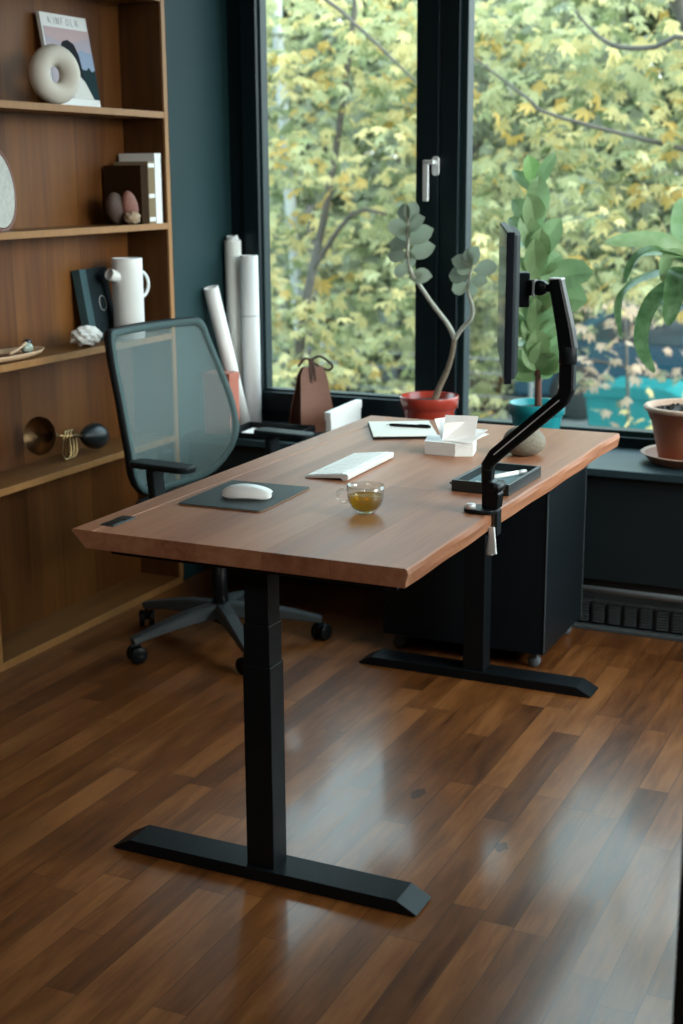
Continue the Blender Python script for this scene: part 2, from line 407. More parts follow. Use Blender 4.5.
# windows ------------------------------------------------------------------
def ring_frame(b, x0, x1, z0, z1, w, y0, y1, mi=0, bev=.003):
    l, r, bo, t = w
    b.box((x0, y0, z0), (x0 + l, y1, z1), bev, mi); b.box((x1 - r, y0, z0), (x1, y1, z1), bev, mi)
    b.box((x0 + l, y0, z0), (x1 - r, y1, z0 + bo), bev, mi); b.box((x0 + l, y0, z1 - t), (x1 - r, y1, z1), bev, mi)
w1 = empty('window_1', (-.5, 2.36, .54), '', ''); del w1['label'], w1['category']; struct(w1)
w1i = T(.5, -2.36, -.54)
b = MB(); ring_frame(b, XL, -.098, .54, 2.62, (.068, .03, .045, .06), 2.34, 2.44); b.xf(w1i); b.build('frame', M['frame'], w1)
b = MB(); ring_frame(b, XL + .062, -.102, .578, 2.57, (.062, .082, .075, .06), 2.325, 2.41); b.xf(w1i); b.build('sash', M['frame'], w1)
b = MB(); ring_frame(b, XL + .120, -.180, .648, 2.515, (.012, .006, .014, .01), 2.350, 2.40); b.xf(w1i); b.build('glazing_bead', M['bead'], w1)
b = MB(); b.box((-.802, 2.385, .655), (-.183, 2.391, 2.51)); b.xf(w1i); b.build('pane', M['glass'], w1)
b = MB(); b.prism(rrect(.026, .066, .0125), 2.313, 2.325, 1, .002); b.lathe([(0, 0), (.008, 0), (.008, .035), (0, .035)], 16, 0, T(0, 2.313, .012) @ RX(PI / 2), True)
b.box((-.030, 2.270, .004), (.010, 2.284, .020), .004)
b.box((-.030, 2.270, -.118), (-.009, 2.284, .018), .004)
b.xf(w1i @ T(-.108, 0, 1.475)); b.build('handle', M['silver'], w1)
w2 = empty('window_2', (1.3, 2.36, .54), '', ''); del w2['label'], w2['category']; struct(w2)
w2i = T(-1.3, -2.36, -.54)
b = MB(); ring_frame(b, -.098, XR, .54, 2.62, (.066, .08, .036, .06), 2.335, 2.44); b.xf(w2i); b.build('frame', M['frame'], w2)
b = MB(); ring_frame(b, -.034, XR - .08, .574, 2.56, (.024, .012, .020, .02), 2.360, 2.42); b.xf(w2i); b.build('glazing_bead', M['bead'], w2)
b = MB(); b.box((-.012, 2.392, .59), (XR - .09, 2.398, 2.545)); b.xf(w2i); b.build('pane', M['glass'], w2)
w3 = empty('window_3', (XR + .06, .95, 1.0), '', ''); del w3['label'], w3['category']; struct(w3)
b = MB()
for y0, y1 in ((0, .95), (.95, 1.9)):
    n = len(b.v); ring_frame(b, y0, y1, 1.0, 2.6, (.06, .06, .06, .06), -.04, .04)
    b.xf(Matrix(((0, 1, 0, XR + .06), (1, 0, 0, 0), (0, 0, 1, 0), (0, 0, 0, 1))), n)
b.xf(T(-XR - .06, -.95, -1.0)); b.build('frame', M['frame'], w3)
b = MB(); b.box((-.003, -.9, .05), (.003, -.05, 1.55)); b.box((-.003, .05, .05), (.003, .9, 1.55)); b.build('pane', M['glass'], w3)

# radiator in the recess below the panel -------------------------------------
rd = empty('radiator', (1.5, 2.03, 0), 'long low black wall radiator under the window ledge with grey tube and finned grille', 'radiator')
b = MB(); b.tube([(-1.3, -.055, .138), (1.2, -.055, .138)], .011, 12); b.build('tube', M['radiator'], rd)
b = MB(); b.box((-1.3, -.045, .095), (1.2, -.038, .101)); b.box((-1.3, .0, 0), (1.2, .05, .16)); b.box((-1.3, -.06, 0), (1.2, .0, .012), .002)
x = -1.28
while x < 1.18:
    b.bar([(x, -.042, .098), (x + .022, -.05, .13)], .004, .004); x += .052
b.build('grille', M['radfin'], rd)
for k in range(24):
    f = MB(); x0 = -1.28 + k * .104 * 1.0
    for q in range(2):
        for j in range(7):
            f.box((x0 + q * .052, -.036 , .022 + j * .009), (x0 + q * .052 + .036, -.002, .0265 + j * .009))
    f.build('fin_block', M['radfin'], rd)

# ------------------------------------------------------------------ bookcase
BX = -.924; BK = -1.09; BY0, BY1 = -.7, 1.905
bc = empty('bookcase', (BX - .08, .6, 0), 'tall built-in walnut bookcase with open shelves along the left wall', 'bookcase')
bi = T(-(BX - .08), -.6, 0)
def bpart(name, a, c, mat, lip=None, ax=0):
    b = MB(); b.box(a, c, .0015); b.xf(bi); o = b.build(name, M[mat], bc)
    return o
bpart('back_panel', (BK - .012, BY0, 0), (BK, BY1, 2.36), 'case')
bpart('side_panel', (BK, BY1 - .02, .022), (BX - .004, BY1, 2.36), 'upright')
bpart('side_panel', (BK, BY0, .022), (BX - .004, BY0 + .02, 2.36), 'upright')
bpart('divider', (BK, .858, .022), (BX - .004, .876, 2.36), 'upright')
for z in (.55, .9125, 1.29, 1.657, 2.03, 2.36):
    o = bpart('shelf', (BK, BY0 + .02, z - .02), (BX - .003, BY1 - .02, z), 'shelf')
    b = MB(); b.box((BX - .003, BY0 + .01, z - .0205), (BX + .002, BY1 - .018, z + .0005), .001); b.xf(bi); b.build('lipping', M['lipping'], o)
o = bpart('base_board', (BK, BY0, 0), (BX - .003, BY1, .022), 'shelf')
b = MB(); b.box((BX - .003, BY0, 0), (BX + .003, BY1, .024), .001); b.xf(bi); b.build('lipping', M['lipping'], o)
b = MB(); b.box((BX - .004, BY1 - .0195, .024), (BX + .003, BY1 + .004, 2.36), .001); b.xf(bi); b.build('lipping', M['lipping'], bc)
b = MB(); b.box((BX - .004, .858, .024), (BX + .002, .876, 2.36), .001); b.xf(bi); b.build('lipping', M['lipping'], bc)

# ------------------------------------------------------------------ desk
H = .74
dk = empty('standing_desk', (.38, .758, 0), 'walnut-topped standing desk on black telescopic steel legs in the middle of the room', 'desk')
di = T(-.38, -.758, 0)
YD = 1.516; TH = .038
def right_x(y):
    t = y / YD
    return .746 + .012 * t + .0016 * math.sin(7 * y + 1) + .0012 * math.sin(23 * y) + (.006 * max(0, t - .9) * 10 if t > .9 else 0)
b = MB(); n = 60; sec = []
for i in range(n + 1):
    y = YD * i / n; xr = right_x(y); w = .0012 * math.sin(17 * y + 2)
    sec.append([(0, y, H - .003), (.004, y, H), (.052 + .02 * i / n, y, H), (.0525 + .02 * i / n, y, H - .0012), (.0545 + .02 * i / n, y, H - .0014), (.0556 + .02 * i / n, y, H - .0006),
                (xr - .004, y, H - .0006), (xr, y, H - .003), (xr + .001 + w, y, H - .012), (xr - .001 - w, y, H - .026), (xr - .003, y, H - TH + .002), (xr - .005, y, H - TH), (.036, y, H - TH), (.033, y, H - TH + .002)])
k = len(sec[0])
b.add([p for s_ in sec for p in s_], [(i * k + j, (i + 1) * k + j, (i + 1) * k + (j + 1) % k, i * k + (j + 1) % k) for i in range(n) for j in range(k)] + [tuple(range(k)), tuple(n * k + j for j in range(k))])
b.xf(di); top = b.build('tabletop', M['desk'], dk)
# power box at the front left
b = MB(); b.box((.037, .048, H - .004), (.072, .135, H + .0015), .001); b.xf(di); pg = b.build('cable_outlet', M['plasticgrey'], dk)
b = MB(); b.box((.0405, .052, H + .0012), (.0685, .098, H + .0026), .0005); b.box((.0405, .102, H + .0012), (.0685, .131, H + .0026), .0005)
b.xf(di); b.build('cover', M['steelgloss'], pg)
# frame below
b = MB()
for y in (.1, 1.415):
    b.box((.05, y - .035, H - TH - .028), (.70, y + .035, H - TH), .003)
for x in (.30, .46):
    b.box((x - .02, .13, H - TH - .036), (x + .02, 1.39, H - TH - .002), .002)
b.xf(di); b.build('underframe', M['steel'], dk)
for y in (.1003, 1.4147):
    b = MB(); b.box((.3615, y - .0245, .50), (.4155, y + .0245, H - TH)); b.box((.3590, y - .0275, .40), (.4180, y + .0275, .561), .0015)
    b.box((.3564, y - .030, .022), (.4203, y + .030, .474), .002); b.xf(di); b.build('leg', M['steel'], dk)
    b = MB(); b.prism([(.024, .004), (.068, .0275), (.703, .0275), (.748, .004), (.738, 0), (.034, 0)], y - .042, y + .042, 1, .0015); b.xf(di); b.build('foot', M['steel'], dk)

# ------------------------------------------------------------------ file pedestal
pd = empty('file_pedestal', (.300, 1.73, 0), 'black file pedestal on grey casters under the far end of the desk', 'cabinet')
b = MB(); b.box((-.26, -.205, .052), (.26, .205, .545), .002); b.build('body', M['cabinet'], pd)
b = MB(); b.box((-.264, -.209, .545), (.264, .209, .57), .003); b.build('top_panel', M['cabinet'], pd)
for sy in (-1, 1):
    b = MB(); b.box((.2585, sy * .207, .052), (.262, sy * .2035, .545), .0005); b.build('edge_strip', M['cabedge'], pd)
for sx in (-1, 1):
    for sy in (-1, 1):
        b = MB(); x, y = sx * .22, sy * .165
        b.lathe([(0, -.011), (.017, -.011), (.019, -.008), (.019, .008), (.017, .011), (0, .011)], 20, 0, T(x, y, .019) @ RX(PI / 2))
        b.box((x - .012, y - .014, .03), (x + .012, y + .014, .055), .003)
        b.build('caster', M['wheelgrey'], pd)

# ------------------------------------------------------------------ office chair
CH = Vector((-.458, 1.378, 0)); CA = math.radians(-6)
ch = empty('office_chair', CH, 'black office chair with teal-grey mesh back pulled up to the left side of the desk', 'chair', rz=CA)
b = MB(); b.lathe([(.0, .075), (.032, .075), (.038, .085), (.040, .12), (.030, .135), (0, .135)], 24); b.build('hub', M['plastic'], ch)
b = MB(); b.lathe([(.0, .065), (.0145, .065), (.0145, .10), (.025, .12), (.025, .30), (.014, .302), (.014, .40), (0, .40)], 24); b.build('gas_cylinder', M['steelgloss'], ch)
R5 = .315
for kx in range(5):
    a = math.radians(33 + 72 * kx)
    c, s_ = math.cos(a), math.sin(a)
    b = MB(); b.bar([(c * .025, s_ * .025, .108), (c * .12, s_ * .12, .104), (c * .22, s_ * .22, .090), (c * (R5 + .005), s_ * (R5 + .005), .070)], [.05, .046, .040, .030], [.05, .042, .030, .020])
    leg = b.build('leg', M['plasticgrey'], ch)
    ca = a + .9 + kx * .7
    b = MB(); m = T(c * R5, s_ * R5, 0) @ RZ(ca)
    for sy in (-.016, .016):
        b.lathe([(.006, -.009), (.024, -.009), (.0275, -.005), (.0275, .005), (.024, .009), (.006, .009)], 20, 0, m @ T(.008, sy, .0275) @ RX(PI / 2))
    b.lathe([(0, -.024), (.006, -.024), (.006, .024), (0, .024)], 10, 0, m @ T(.008, 0, .0275) @ RX(PI / 2))
    b.box((-.014, -.006, .026), (.018, .006, .060), .003, 0, m)
    b.lathe([(0, .03), (.0065, .03), (.0065, .072), (0, .072)], 10, 0, m)
    b.build('caster', M['steelgloss'], leg)
# seat (under the desktop)
b = MB(); b.prism(rrect(.46, .50, .08, 6, .06, 0), .43, .49, 2, .02); b.build('seat', M['plastic'], ch)
b = MB(); b.box((-.09, -.10, .385), (.13, .10, .432), .012); b.build('tilt_mechanism', M['plastic'], ch)
PROF = [(.50, -.135, .225), (.55, -.125, .25), (.60, -.113, .270), (.65, -.110, .278), (.70, -.119, .278), (.75, -.131, .274), (.80, -.147, .266), (.85, -.164, .258), (.90, -.182, .249), (.95, -.197, .240), (1.0, -.210, .231)]
def pf(z):
    for (z0, x0, w0), (z1, x1, w1_) in zip(PROF, PROF[1:]):
        if z <= z1 or z1 == 1.0:
            t = (z - z0) / (z1 - z0); return x0 + (x1 - x0) * t, w0 + (w1_ - w0) * t
def backpt(z, s_, dx=0.):
    x, w = pf(z); return Vector((x - .035 * (1 - s_ * s_) + dx, w * s_, z))
ZT, ZB = 1.0, .485
def outline(inset=0.):
    p = []
    zt, zb = ZT - inset, ZB + inset
    def e(z, s_):
        x, w = pf(z); k = max(0, (w - inset) / w); return backpt(z, s_ * k)
    for i in range(11): p.append(e(zt, -.9 + 1.8 * i / 10))
    p.append(e(zt - .006, .97)); p.append(e(zt - .025, 1))
    for i in range(11): p.append(e(zt - .05 - (zt - .05 - (zb + .13)) * i / 10, 1.))
    p += [e(zb + .09, .985), e(zb + .055, .93), e(zb + .025, .82), e(zb + .008, .66), e(zb, .45)]
    for i in range(5): p.append(e(zb, .3 - .6 * i / 4))
    p += [e(zb, -.45), e(zb + .008, -.66), e(zb + .025, -.82), e(zb + .055, -.93), e(zb + .09, -.985)]
    for i in range(11): p.append(e(zb + .13 + (zt - .05 - (zb + .13)) * i / 10, -1.))
    p.append(e(zt - .025, -1)); p.append(e(zt - .006, -.97))
    return p
# frame: band with outer rail, slightly deeper than wide
po = outline(0.); pi_ = outline(.020); n = len(po); b = MB(); vs = []
for o_, i_ in zip(po, pi_):
    vs += [o_ + Vector((.004, 0, 0)), i_ + Vector((.006, 0, 0)), i_ + Vector((-.006, 0, 0)), o_ + Vector((-.024, 0, 0)), o_ + Vector((-.012, 0, 0)) + (o_ - i_).normalized() * .006]
fs = [(i * 5 + j, ((i + 1) % n) * 5 + j, ((i + 1) % n) * 5 + (j + 1) % 5, i * 5 + (j + 1) % 5) for i in range(n) for j in range(5)]
b.add(vs, fs, 0, True)
for q, f in enumerate(b.f): b.mi[q] = 0 if q % 5 in (0, 1) else 1
M['meshframe'] = plain('teal_grey_frame_fabric', (.06, .098, .102), .8, spec=.2)
b.build('back_frame', [M['meshframe'], M['plastic']], ch)
m, nt, pb = new_mat('teal_grey_mesh'); pb.inputs['Base Color'].default_value = (.115, .175, .18, 1); pb.inputs['Roughness'].default_value = .7
tr = nt.nodes.new('ShaderNodeBsdfTransparent'); ms = nt.nodes.new('ShaderNodeMixShader'); ms.inputs[0].default_value = .6
nt.links.new(tr.outputs[0], ms.inputs[1]); nt.links.new(pb.outputs[0], ms.inputs[2]); nt.links.new(ms.outputs[0], nt.nodes['Material Output'].inputs['Surface'])
M['mesh'] = m
b = MB(); pm = outline(.016); rows = 22
# mesh surface: rows between left and right outline
def mesh_w(z):
    x, w = pf(z); k = w - .016
    t = (z - ZB) / .11
    if t < 1: k *= math.sqrt(max(.0, 1 - (1 - max(t, 0)) ** 2)) * .6 + .4
    return k
vs = []; nc = 16
for i in range(rows + 1):
    z = ZB + .020 + (ZT - ZB - .042) * i / rows
    x, w = pf(z)
    for j in range(nc + 1):
        s_ = (-1 + 2 * j / nc) * mesh_w(z) / w; vs.append(backpt(z, s_))
b.add(vs, [(i * (nc + 1) + j, i * (nc + 1) + j + 1, (i + 1) * (nc + 1) + j + 1, (i + 1) * (nc + 1) + j) for i in range(rows) for j in range(nc)], 0, True)
b.build('backrest_mesh', M['mesh'], ch)
b = MB(); b.bar([(-.12, 0, .41), (-.20, 0, .42), (-.235, 0, .47), (-.215, 0, .55), (-.195, 0, .60)], [.09, .08, .07, .06, .05], .022, (1, 0, 0.2)); b.build('back_bracket', M['plastic'], ch)
for sy in (-1, 1):
    b = MB(); y = sy * .305
    b.bar([(.02, sy * .20, .415), (.02, sy * .285, .42), (.015, y - sy * .005, .47), (.01, y, .52), (.0, y, .62)], .055, .026, (1, 0, .01)); arm = b.build('armrest', M['plastic'], ch)
    b = MB(); pts = rrect(.22, .072, .03, 5, .03 + (.02 if sy > 0 else 0), y); m = len(pts)
    b.prism(pts, .620, .639, 2, .006); b.build('arm_pad', M['plastic'], arm)

# ------------------------------------------------------------------ things on the desk
# leather mat and mouse
mt = MB(); mt.prism(rrect(.204, .258, .008, 4, 0, 0), 0, .004, 2, .001); o = mt.build('desk_mat', M['leathermat'], None, (.187, .403, H)); o.rotation_euler.z = .03
tag(o, 'dark grey leather mat lying on the desk under the mouse', 'desk mat')
e1 = MB(); e1.prism(rrect(.2056, .2596, .009, 4, 0, 0), .0004, .0026, 2); e1.build('edge', M['tan'], o)
ms_ = empty('computer_mouse', (.203, .386, H + .004), 'white low computer mouse on the dark leather mat', 'mouse', rz=math.radians(14))
b = MB(); rows, cols = 16, 12; vs = []
for i in range(rows + 1):
    t = -1 + 2 * i / rows; hw = .029 * (1 - abs(t) ** 3.2 * .35) ; 
    if i in (0, rows): hw *= .72
    hz = .0215 * math.sqrt(max(0, 1 - (t * .93) ** 2)) * (1 - .12 * t) + .003
    for j in range(cols + 1):
        s_ = -1 + 2 * j / cols; vs.append((t * .0565, hw * s_, .0035 + hz * math.sqrt(max(0, 1 - abs(s_) ** 3.5)) ** 1.0))
b.add(vs, [(i * (cols + 1) + j, i * (cols + 1) + j + 1, (i + 1) * (cols + 1) + j + 1, (i + 1) * (cols + 1) + j) for i in range(rows) for j in range(cols)], 0, True)
b.build('shell', M['white'], ms_)
b = MB(); b.prism(rrect(.106, .052, .02, 5), 0, .006, 2, .001); b.build('base_plate', M['silver'], ms_)
# keyboard
kb = empty('keyboard', (.2715, .786, H), 'slim white keyboard with raised back edge on the desk', 'keyboard', rz=math.radians(1.5))
tilt = math.radians(6)   # rises towards +x
b = MB(); b.prism([(-.055, .0), (-.054, .0045), (.050, .0165), (.056, .0165), (.0575, .012), (.056, .003), (.050, 0), (.042, .0005), (.038, .006), (-.052, .0)], -.148, .148, 1, .0008); b.build('body', M['silver'], kb)
kz = lambda x: .0045 + (x + .054) * .012 / .104
for r in range(6):
    x0 = -.0515 + r * .0168
    n = 14 if r else 6
    wdt = .290 / n
    widths = [wdt] * n
    if r == 0: widths = [.04, .03, .13, .03, .03, .03]
    y = -.145
    for wd in widths:
        q = MB(); hgt = .0152 if r < 5 else .010
        q.box((x0, y + .0011, 0), (x0 + hgt, y + wd - .0011, .0022), .0007)
        for i, v in enumerate(q.v): q.v[i] = (v[0], v[1], v[2] + kz(v[0]) + .0002)
        q.build('key', M['whitekey'], kb); y += wd
# glass cup of tea
cup = empty('tea_cup', (.500, .366, H), 'clear glass cup of pale green tea on the desk', 'cup')
prof_o = [(0, .0015), (.017, .0), (.020, .002), (.028, .010), (.036, .022), (.0395, .036), (.040, .050), (.0398, .062)]
prof_i = [(.0385, .0622), (.0384, .050), (.0378, .036), (.0343, .0225), (.0265, .0115), (.017, .0058), (0, .005)]
b = MB(); b.lathe(prof_o + prof_i, 40, cap=False); bowl = b.build('bowl', M['cupglass'], cup)
hd = math.radians(192)
b = MB(); c0, s0 = math.cos(hd), math.sin(hd)
b.tube([(c0 * r, s0 * r, z) for r, z in ((.0385, .047), (.047, .050), (.057, .047), (.061, .037), (.057, .026), (.047, .022), (.0365, .024))], .0032, 10, sub=5); b.build('handle', M['cupglass'], cup)
b = MB(); b.lathe([(0, .0056), (.016, .0063), (.0260, .0119), (.0338, .0228), (.0372, .0355), (.0374, .0385), (0, .0385)], 40, cap=False); b.build('tea', M['tea'], cup)
# notebook and pen
nb = empty('writing_pad', (.194, 1.303, H), 'pale writing pad with a black pen on it near the far left of the desk', 'notepad', rz=math.radians(27.5))
b = MB(); b.box((-.09, -.118, 0), (.09, .118, .0065), .001); b.build('cover', M['plastic'], nb)
b = MB(); b.box((-.0885, -.1165, .0062), (.0885, .1165, .0095), .0008); b.build('pages', M['cream'], nb)
pn = empty('pen', (.205, 1.322, H + .0096), 'black pen lying on the pale writing pad', 'pen', rz=math.radians(6))
b = MB(); b.tube([(-.055, 0, .0045), (-.040, 0, .0045), (.060, 0, .0045), (.066, 0, .0045)], [.0035, .0045, .0045, .003], 12); b.build('barrel', M['steelgloss'], pn)
b = MB(); b.tube([(-.055, 0, .0045), (-.066, 0, .0045)], [.003, .0008], 10); b.build('tip', M['silver'], pn)
b = MB(); b.bar([(.062, 0, .0095), (.03, 0, .0100)], .003, .0012); b.build('clip', M['steelgloss'], pn)
# stack of white pads, one standing open
cs = Vector((.425, 1.075, H)); ca = math.radians(14)
for i in range(7):
    a = MB(); n0 = 0
    a.prism([(-.062, -.040), (.020, -.062), (.066, -.052), (.066, .030), (-.012, .060), (-.066, .045)], 0, .0042, 2, .0005)
    o = a.build('paper_block', M['paper'] if i % 2 else M['paper2'], None, cs + Vector((0, 0, i * .0050))); o.rotation_euler.z = ca + .012 * ((i * 7) % 3 - 1)
    tag(o, 'one of the thin white paper pads stacked flat under the fanned-open booklet', 'paper pad', 'thin white pads in the stack')
bk = empty('fanned_booklet', cs + Vector((-.002, -.004, 7 * .0050)), 'white booklet standing fanned open on top of the stack of white pads', 'booklet', rz=0)
hinge = Vector((-.008, -.03, .0006))
def sheet(ang, fan, name, ln, wd, skew=0.):
    # sheet hinged along direction d, raised by ang
    d = Vector((math.cos(fan), math.sin(fan), 0)); p = Vector((-d.y, d.x, 0))
    u = p * math.cos(ang) + Vector((0, 0, 1)) * math.sin(ang)
    a = hinge; q = MB(); th = .0006; nn = d.cross(u).normalized() * th
    qs = [a, a + d * wd, a + d * wd + u * ln + d * skew, a + u * ln + d * skew]
    q.add([v for v in qs] + [v + nn for v in qs], [(0, 1, 2, 3), (7, 6, 5, 4), (0, 4, 5, 1), (1, 5, 6, 2), (2, 6, 7, 3), (3, 7, 4, 0)])
    q.build(name, M['paper'], bk)
sheet(math.radians(78), math.radians(12), 'page', .066, .085, .006)
sheet(math.radians(70), math.radians(60), 'page', .058, .07, -.01)
sheet(math.radians(28), math.radians(-5), 'page', .060, .085, .02)
sheet(math.radians(14), math.radians(-12), 'page', .070, .08, .02)
sheet(math.radians(115), math.radians(45), 'page', .055, .06, -.004)
# desk tray
ty = empty('desk_tray', (.6625, .757, H), 'shallow black tray on the desk behind the monitor arm base', 'tray', rz=math.radians(-1))
b = MB(); b.box((-.069, -.116, 0), (.069, .116, .006), .001)
for a, c in (((-.069, -.116, .004), (-.061, .116, .026)), ((.061, -.116, .004), (.069, .116, .026)), ((-.063, -.116, .004), (.063, -.108, .026)), ((-.063, .108, .004), (.063, .116, .026))): b.box(a, c, .001)
b.build('body', M['traymat'], ty)
b = MB(); b.box((-.0605, -.1075, .006), (.0605, .1075, .0075)); b.build('liner', M['felt'], ty)
sz = empty('scissors', (.625, .70, H + .0076), 'scissors with dark loop handles lying in the black tray', 'scissors', rz=math.radians(40))
for sy in (-1, 1):
    b = MB(); b.tube([(-.036 + .016 * math.cos(t), sy * .013 + .0095 * math.sin(t), .003) for t in [2 * PI * i / 20 for i in range(20)]], .0026, 8, closed=True); hl = b.build('handle', M['plasticgrey'], sz)
    b = MB(); b.prism([(-.022, sy * .010), (-.018, sy * .013), (.012, sy * .001), (.075, -sy * .002), (.012, -sy * .006)], .002 + (sy > 0) * .0014, .0033 + (sy > 0) * .0014, 2); b.build('blade', M['chrome'], sz)
b = MB(); b.lathe([(0, .0018), (.003, .0018), (.003, .0062), (0, .0062)], 12, 0, T(.008, 0, 0)); b.build('pivot_screw', M['silver'], sz)
kf = empty('craft_marker', (.672, .80, H + .0076), 'white marker pen lying in the black tray beside the scissors', 'pen', rz=math.radians(62))
b = MB(); b.tube([(-.055, 0, .006), (.035, 0, .006)], .006, 14); b.build('barrel', M['white'], kf)
b = MB(); b.tube([(.034, 0, .006), (.060, 0, .006), (.063, 0, .006)], [.0062, .0056, .004], 14); b.build('cap', M['silver'], kf)
# round stone
o = MB().blob((0, 0, .036), (.054, .054, .040), 3, .08, 2.2, 4, flat=.88).build('round_stone', M['concrete'], None, (.612, 1.112, H))
tag(o, 'rounded grey-brown stone on the desk behind the black tray', 'stone')

# ------------------------------------------------------------------ monitor and arm
arm = empty('monitor_stand', (.735, .485, H), 'black articulated monitor arm clamped to the right edge of the desk', 'monitor arm')
ai = T(-.735, -.485, -H)
b = MB(); b.prism(rrect(.075, .06, .028, 6, .722, .478), H, H + .009, 2, .002); b.box((.7535, .472, H - TH - .012), (.760, .502, H + .006), .002); b.box((.715, .472, H - TH - .012), (.755, .502, H - TH - .003), .002)
b.xf(ai); cl = b.build('clamp', M['steel'], arm)
b = MB(); b.lathe([(0, -.05), (.007, -.05), (.010, -.045), (.005, -.012), (.005, 0), (0, 0)], 14, 0, T(.742, .485, H - TH - .008)); b.bar([(.752, .462, H - .028), (.756, .458, H - .085)], [.012, .018], .007, (0, 1, 0)); b.xf(ai); b.build('clamp_screw', M['silver'], cl)
b = MB(); b.lathe([(0, 0), (.011, 0), (.011, .008), (.008, .011), (0, .011)], 18, 0, T(.704, .462, H + .009)); b.xf(ai); b.build('cap_screw', M['silver'], cl)
b = MB(); b.box((.722, .476, H + .008), (.744, .500, .835), .004); b.prism([(.735, H + .008), (.760, H + .008), (.763, H + .040), (.752, H + .066), (.738, H + .072)], .470, .506, 1, .003)
b.lathe([(0, -.026), (.010, -.026), (.012, -.023), (.012, .023), (.010, .026), (0, .026)], 16, 0, T(.755, .485, H + .055) @ RX(PI / 2)); b.xf(ai); b.build('post', M['steelgloss'], arm)
b = MB(); b.bar([(.731, .49, .80), (.732, .49, .842), (.748, .49, .864), (.890, .493, .992), (.898, .494, 1.012), (.897, .495, 1.080)], [.022, .026, .030, .031, .031, .031], .026, (0, 1, 0)); b.xf(ai); lo = b.build('lower_link', M['steelgloss'], arm)
b = MB(); b.bar([(.748, .4762, .8665), (.886, .4795, .991)], .0022, .001, (0, 1, 0)); b.xf(ai); b.build('edge_trim', M['silver'], lo)
b = MB(); b.lathe([(0, 1.064), (.0175, 1.064), (.019, 1.068), (.019, 1.098), (.0175, 1.102), (0, 1.102)], 20, 0, T(.897, .495, 0)); b.xf(ai); b.build('elbow_joint', M['steel'], arm)
b = MB(); b.bar([(.897, .496, 1.095), (.890, .497, 1.135), (.868, .50, 1.225), (.8665, .50, 1.235)], [.035, .033, .028, .026], [.034, .034, .030, .028], (0, 1, 0)); b.xf(ai); up = b.build('upper_link', M['steelgloss'], arm)
b = MB(); b.box((.853, .486, 1.234), (.881, .514, 1.238), .002); b.xf(ai); b.build('end_cap', M['silver'], up)
b = MB(); b.lathe([(0, -.016), (.013, -.016), (.0155, -.012), (.0155, .012), (.013, .016), (0, .016)], 20, 0, T(.834, .50, 1.217) @ RX(PI / 2)); b.box((.838, .492, 1.209), (.860, .508, 1.225), .003)
b.box((.806, .487, 1.201), (.826, .513, 1.233), .003); b.xf(ai); hdj = b.build('tilt_head', M['steelgloss'], arm)
b = MB(); b.box((.820, .4838, 1.199), (.826, .4862, 1.235), .001); b.xf(ai); b.build('bracket', M['silver'], hdj)
mo = empty('monitor', (.757, .500, 1.197), 'thin black widescreen monitor on the arm, seen almost edge-on', 'monitor', rz=math.atan2(-.203, .54) * -1)
# local: y along the screen width (to the far side), +x the back
mo.rotation_euler.z = math.atan2(.203, .54) - math.radians(.5)
b = MB(); b.box((-.006, -.288, -.1415), (.008, .288, .1415), .0015); b.build('bezel', M['monside'], mo)
b = MB(); b.box((-.0068, -.284, -.132), (-.0055, .284, .1375)); b.build('screen', M['screen'], mo)
b = MB(); b.prism([(.008, -.2865), (.014, -.275), (.022, -.20), (.026, 0), (.022, .18), (.014, .26), (.008, .28)], -.134, .137, 2, .003); b.build('rear_housing', M['monback'], mo)
b = MB(); b.box((.025, -.03, -.02), (.050, .03, .05), .003); b.build('mount_plate', M['plastic'], mo)

# ------------------------------------------------------------------ bookcase contents
# magazine leaning on the back panel, top shelf
mg = empty('magazine', (-1.018, 1.537, 1.657), 'magazine with a white-banded picture cover leaning behind the ring vase', 'magazine')
mg.rotation_euler = (0, math.radians(-9.5), 0)
W2, HM = .122, .288
b = MB(); b.box((-.014, -W2, .0), (-.0005, W2, HM), .0006); b.build('pages', M['bookwhite'], mg)
def flat(name, polys, parent, x=0.0, mats=None):
    q = MB()
    for i, (poly, mi) in enumerate(polys):
        q.prism(poly, -.0005 + .00015 * i, .0003 + .00015 * i, 0, 0, mi)
    return q.build(name, mats, parent)
PM = [M['sky_mag'], M['sky_mag2'], M['print_pink'], M['print_dark'], M['print_green'], M['print_cloth']]
y0, y1, zb, zt = -W2 + .008, W2 - .0, .03, .246
flat('cover_picture', [([(y0, zb), (y1, zb), (y1, zt), (y0, zt)], 0),
    ([(y0, zt - .025), (y0 + .1, zt - .05), (y1, zt - .02), (y1, zt), (y0, zt)], 2),
    ([(.0, .10), (y1, .10), (y1, .175), (.06, .185), (.0, .15)], 1),
    ([(.02, zb), (y1, zb), (y1, .125), (.105, .118), (.09, .132), (.075, .122), (.05, .125), (.02, .12)], 4),
    ([(-.07, .10), (-.06, .165), (-.03, .205), (.0, .212), (.03, .200), (.048, .165), (.055, .10), (.06, .06), (-.04, .06)], 3),
    ([(-.02, zb), (.09, zb), (.075, .055), (.055, .085), (.035, .10), (.0, .08)], 5)], mg, mats=PM)
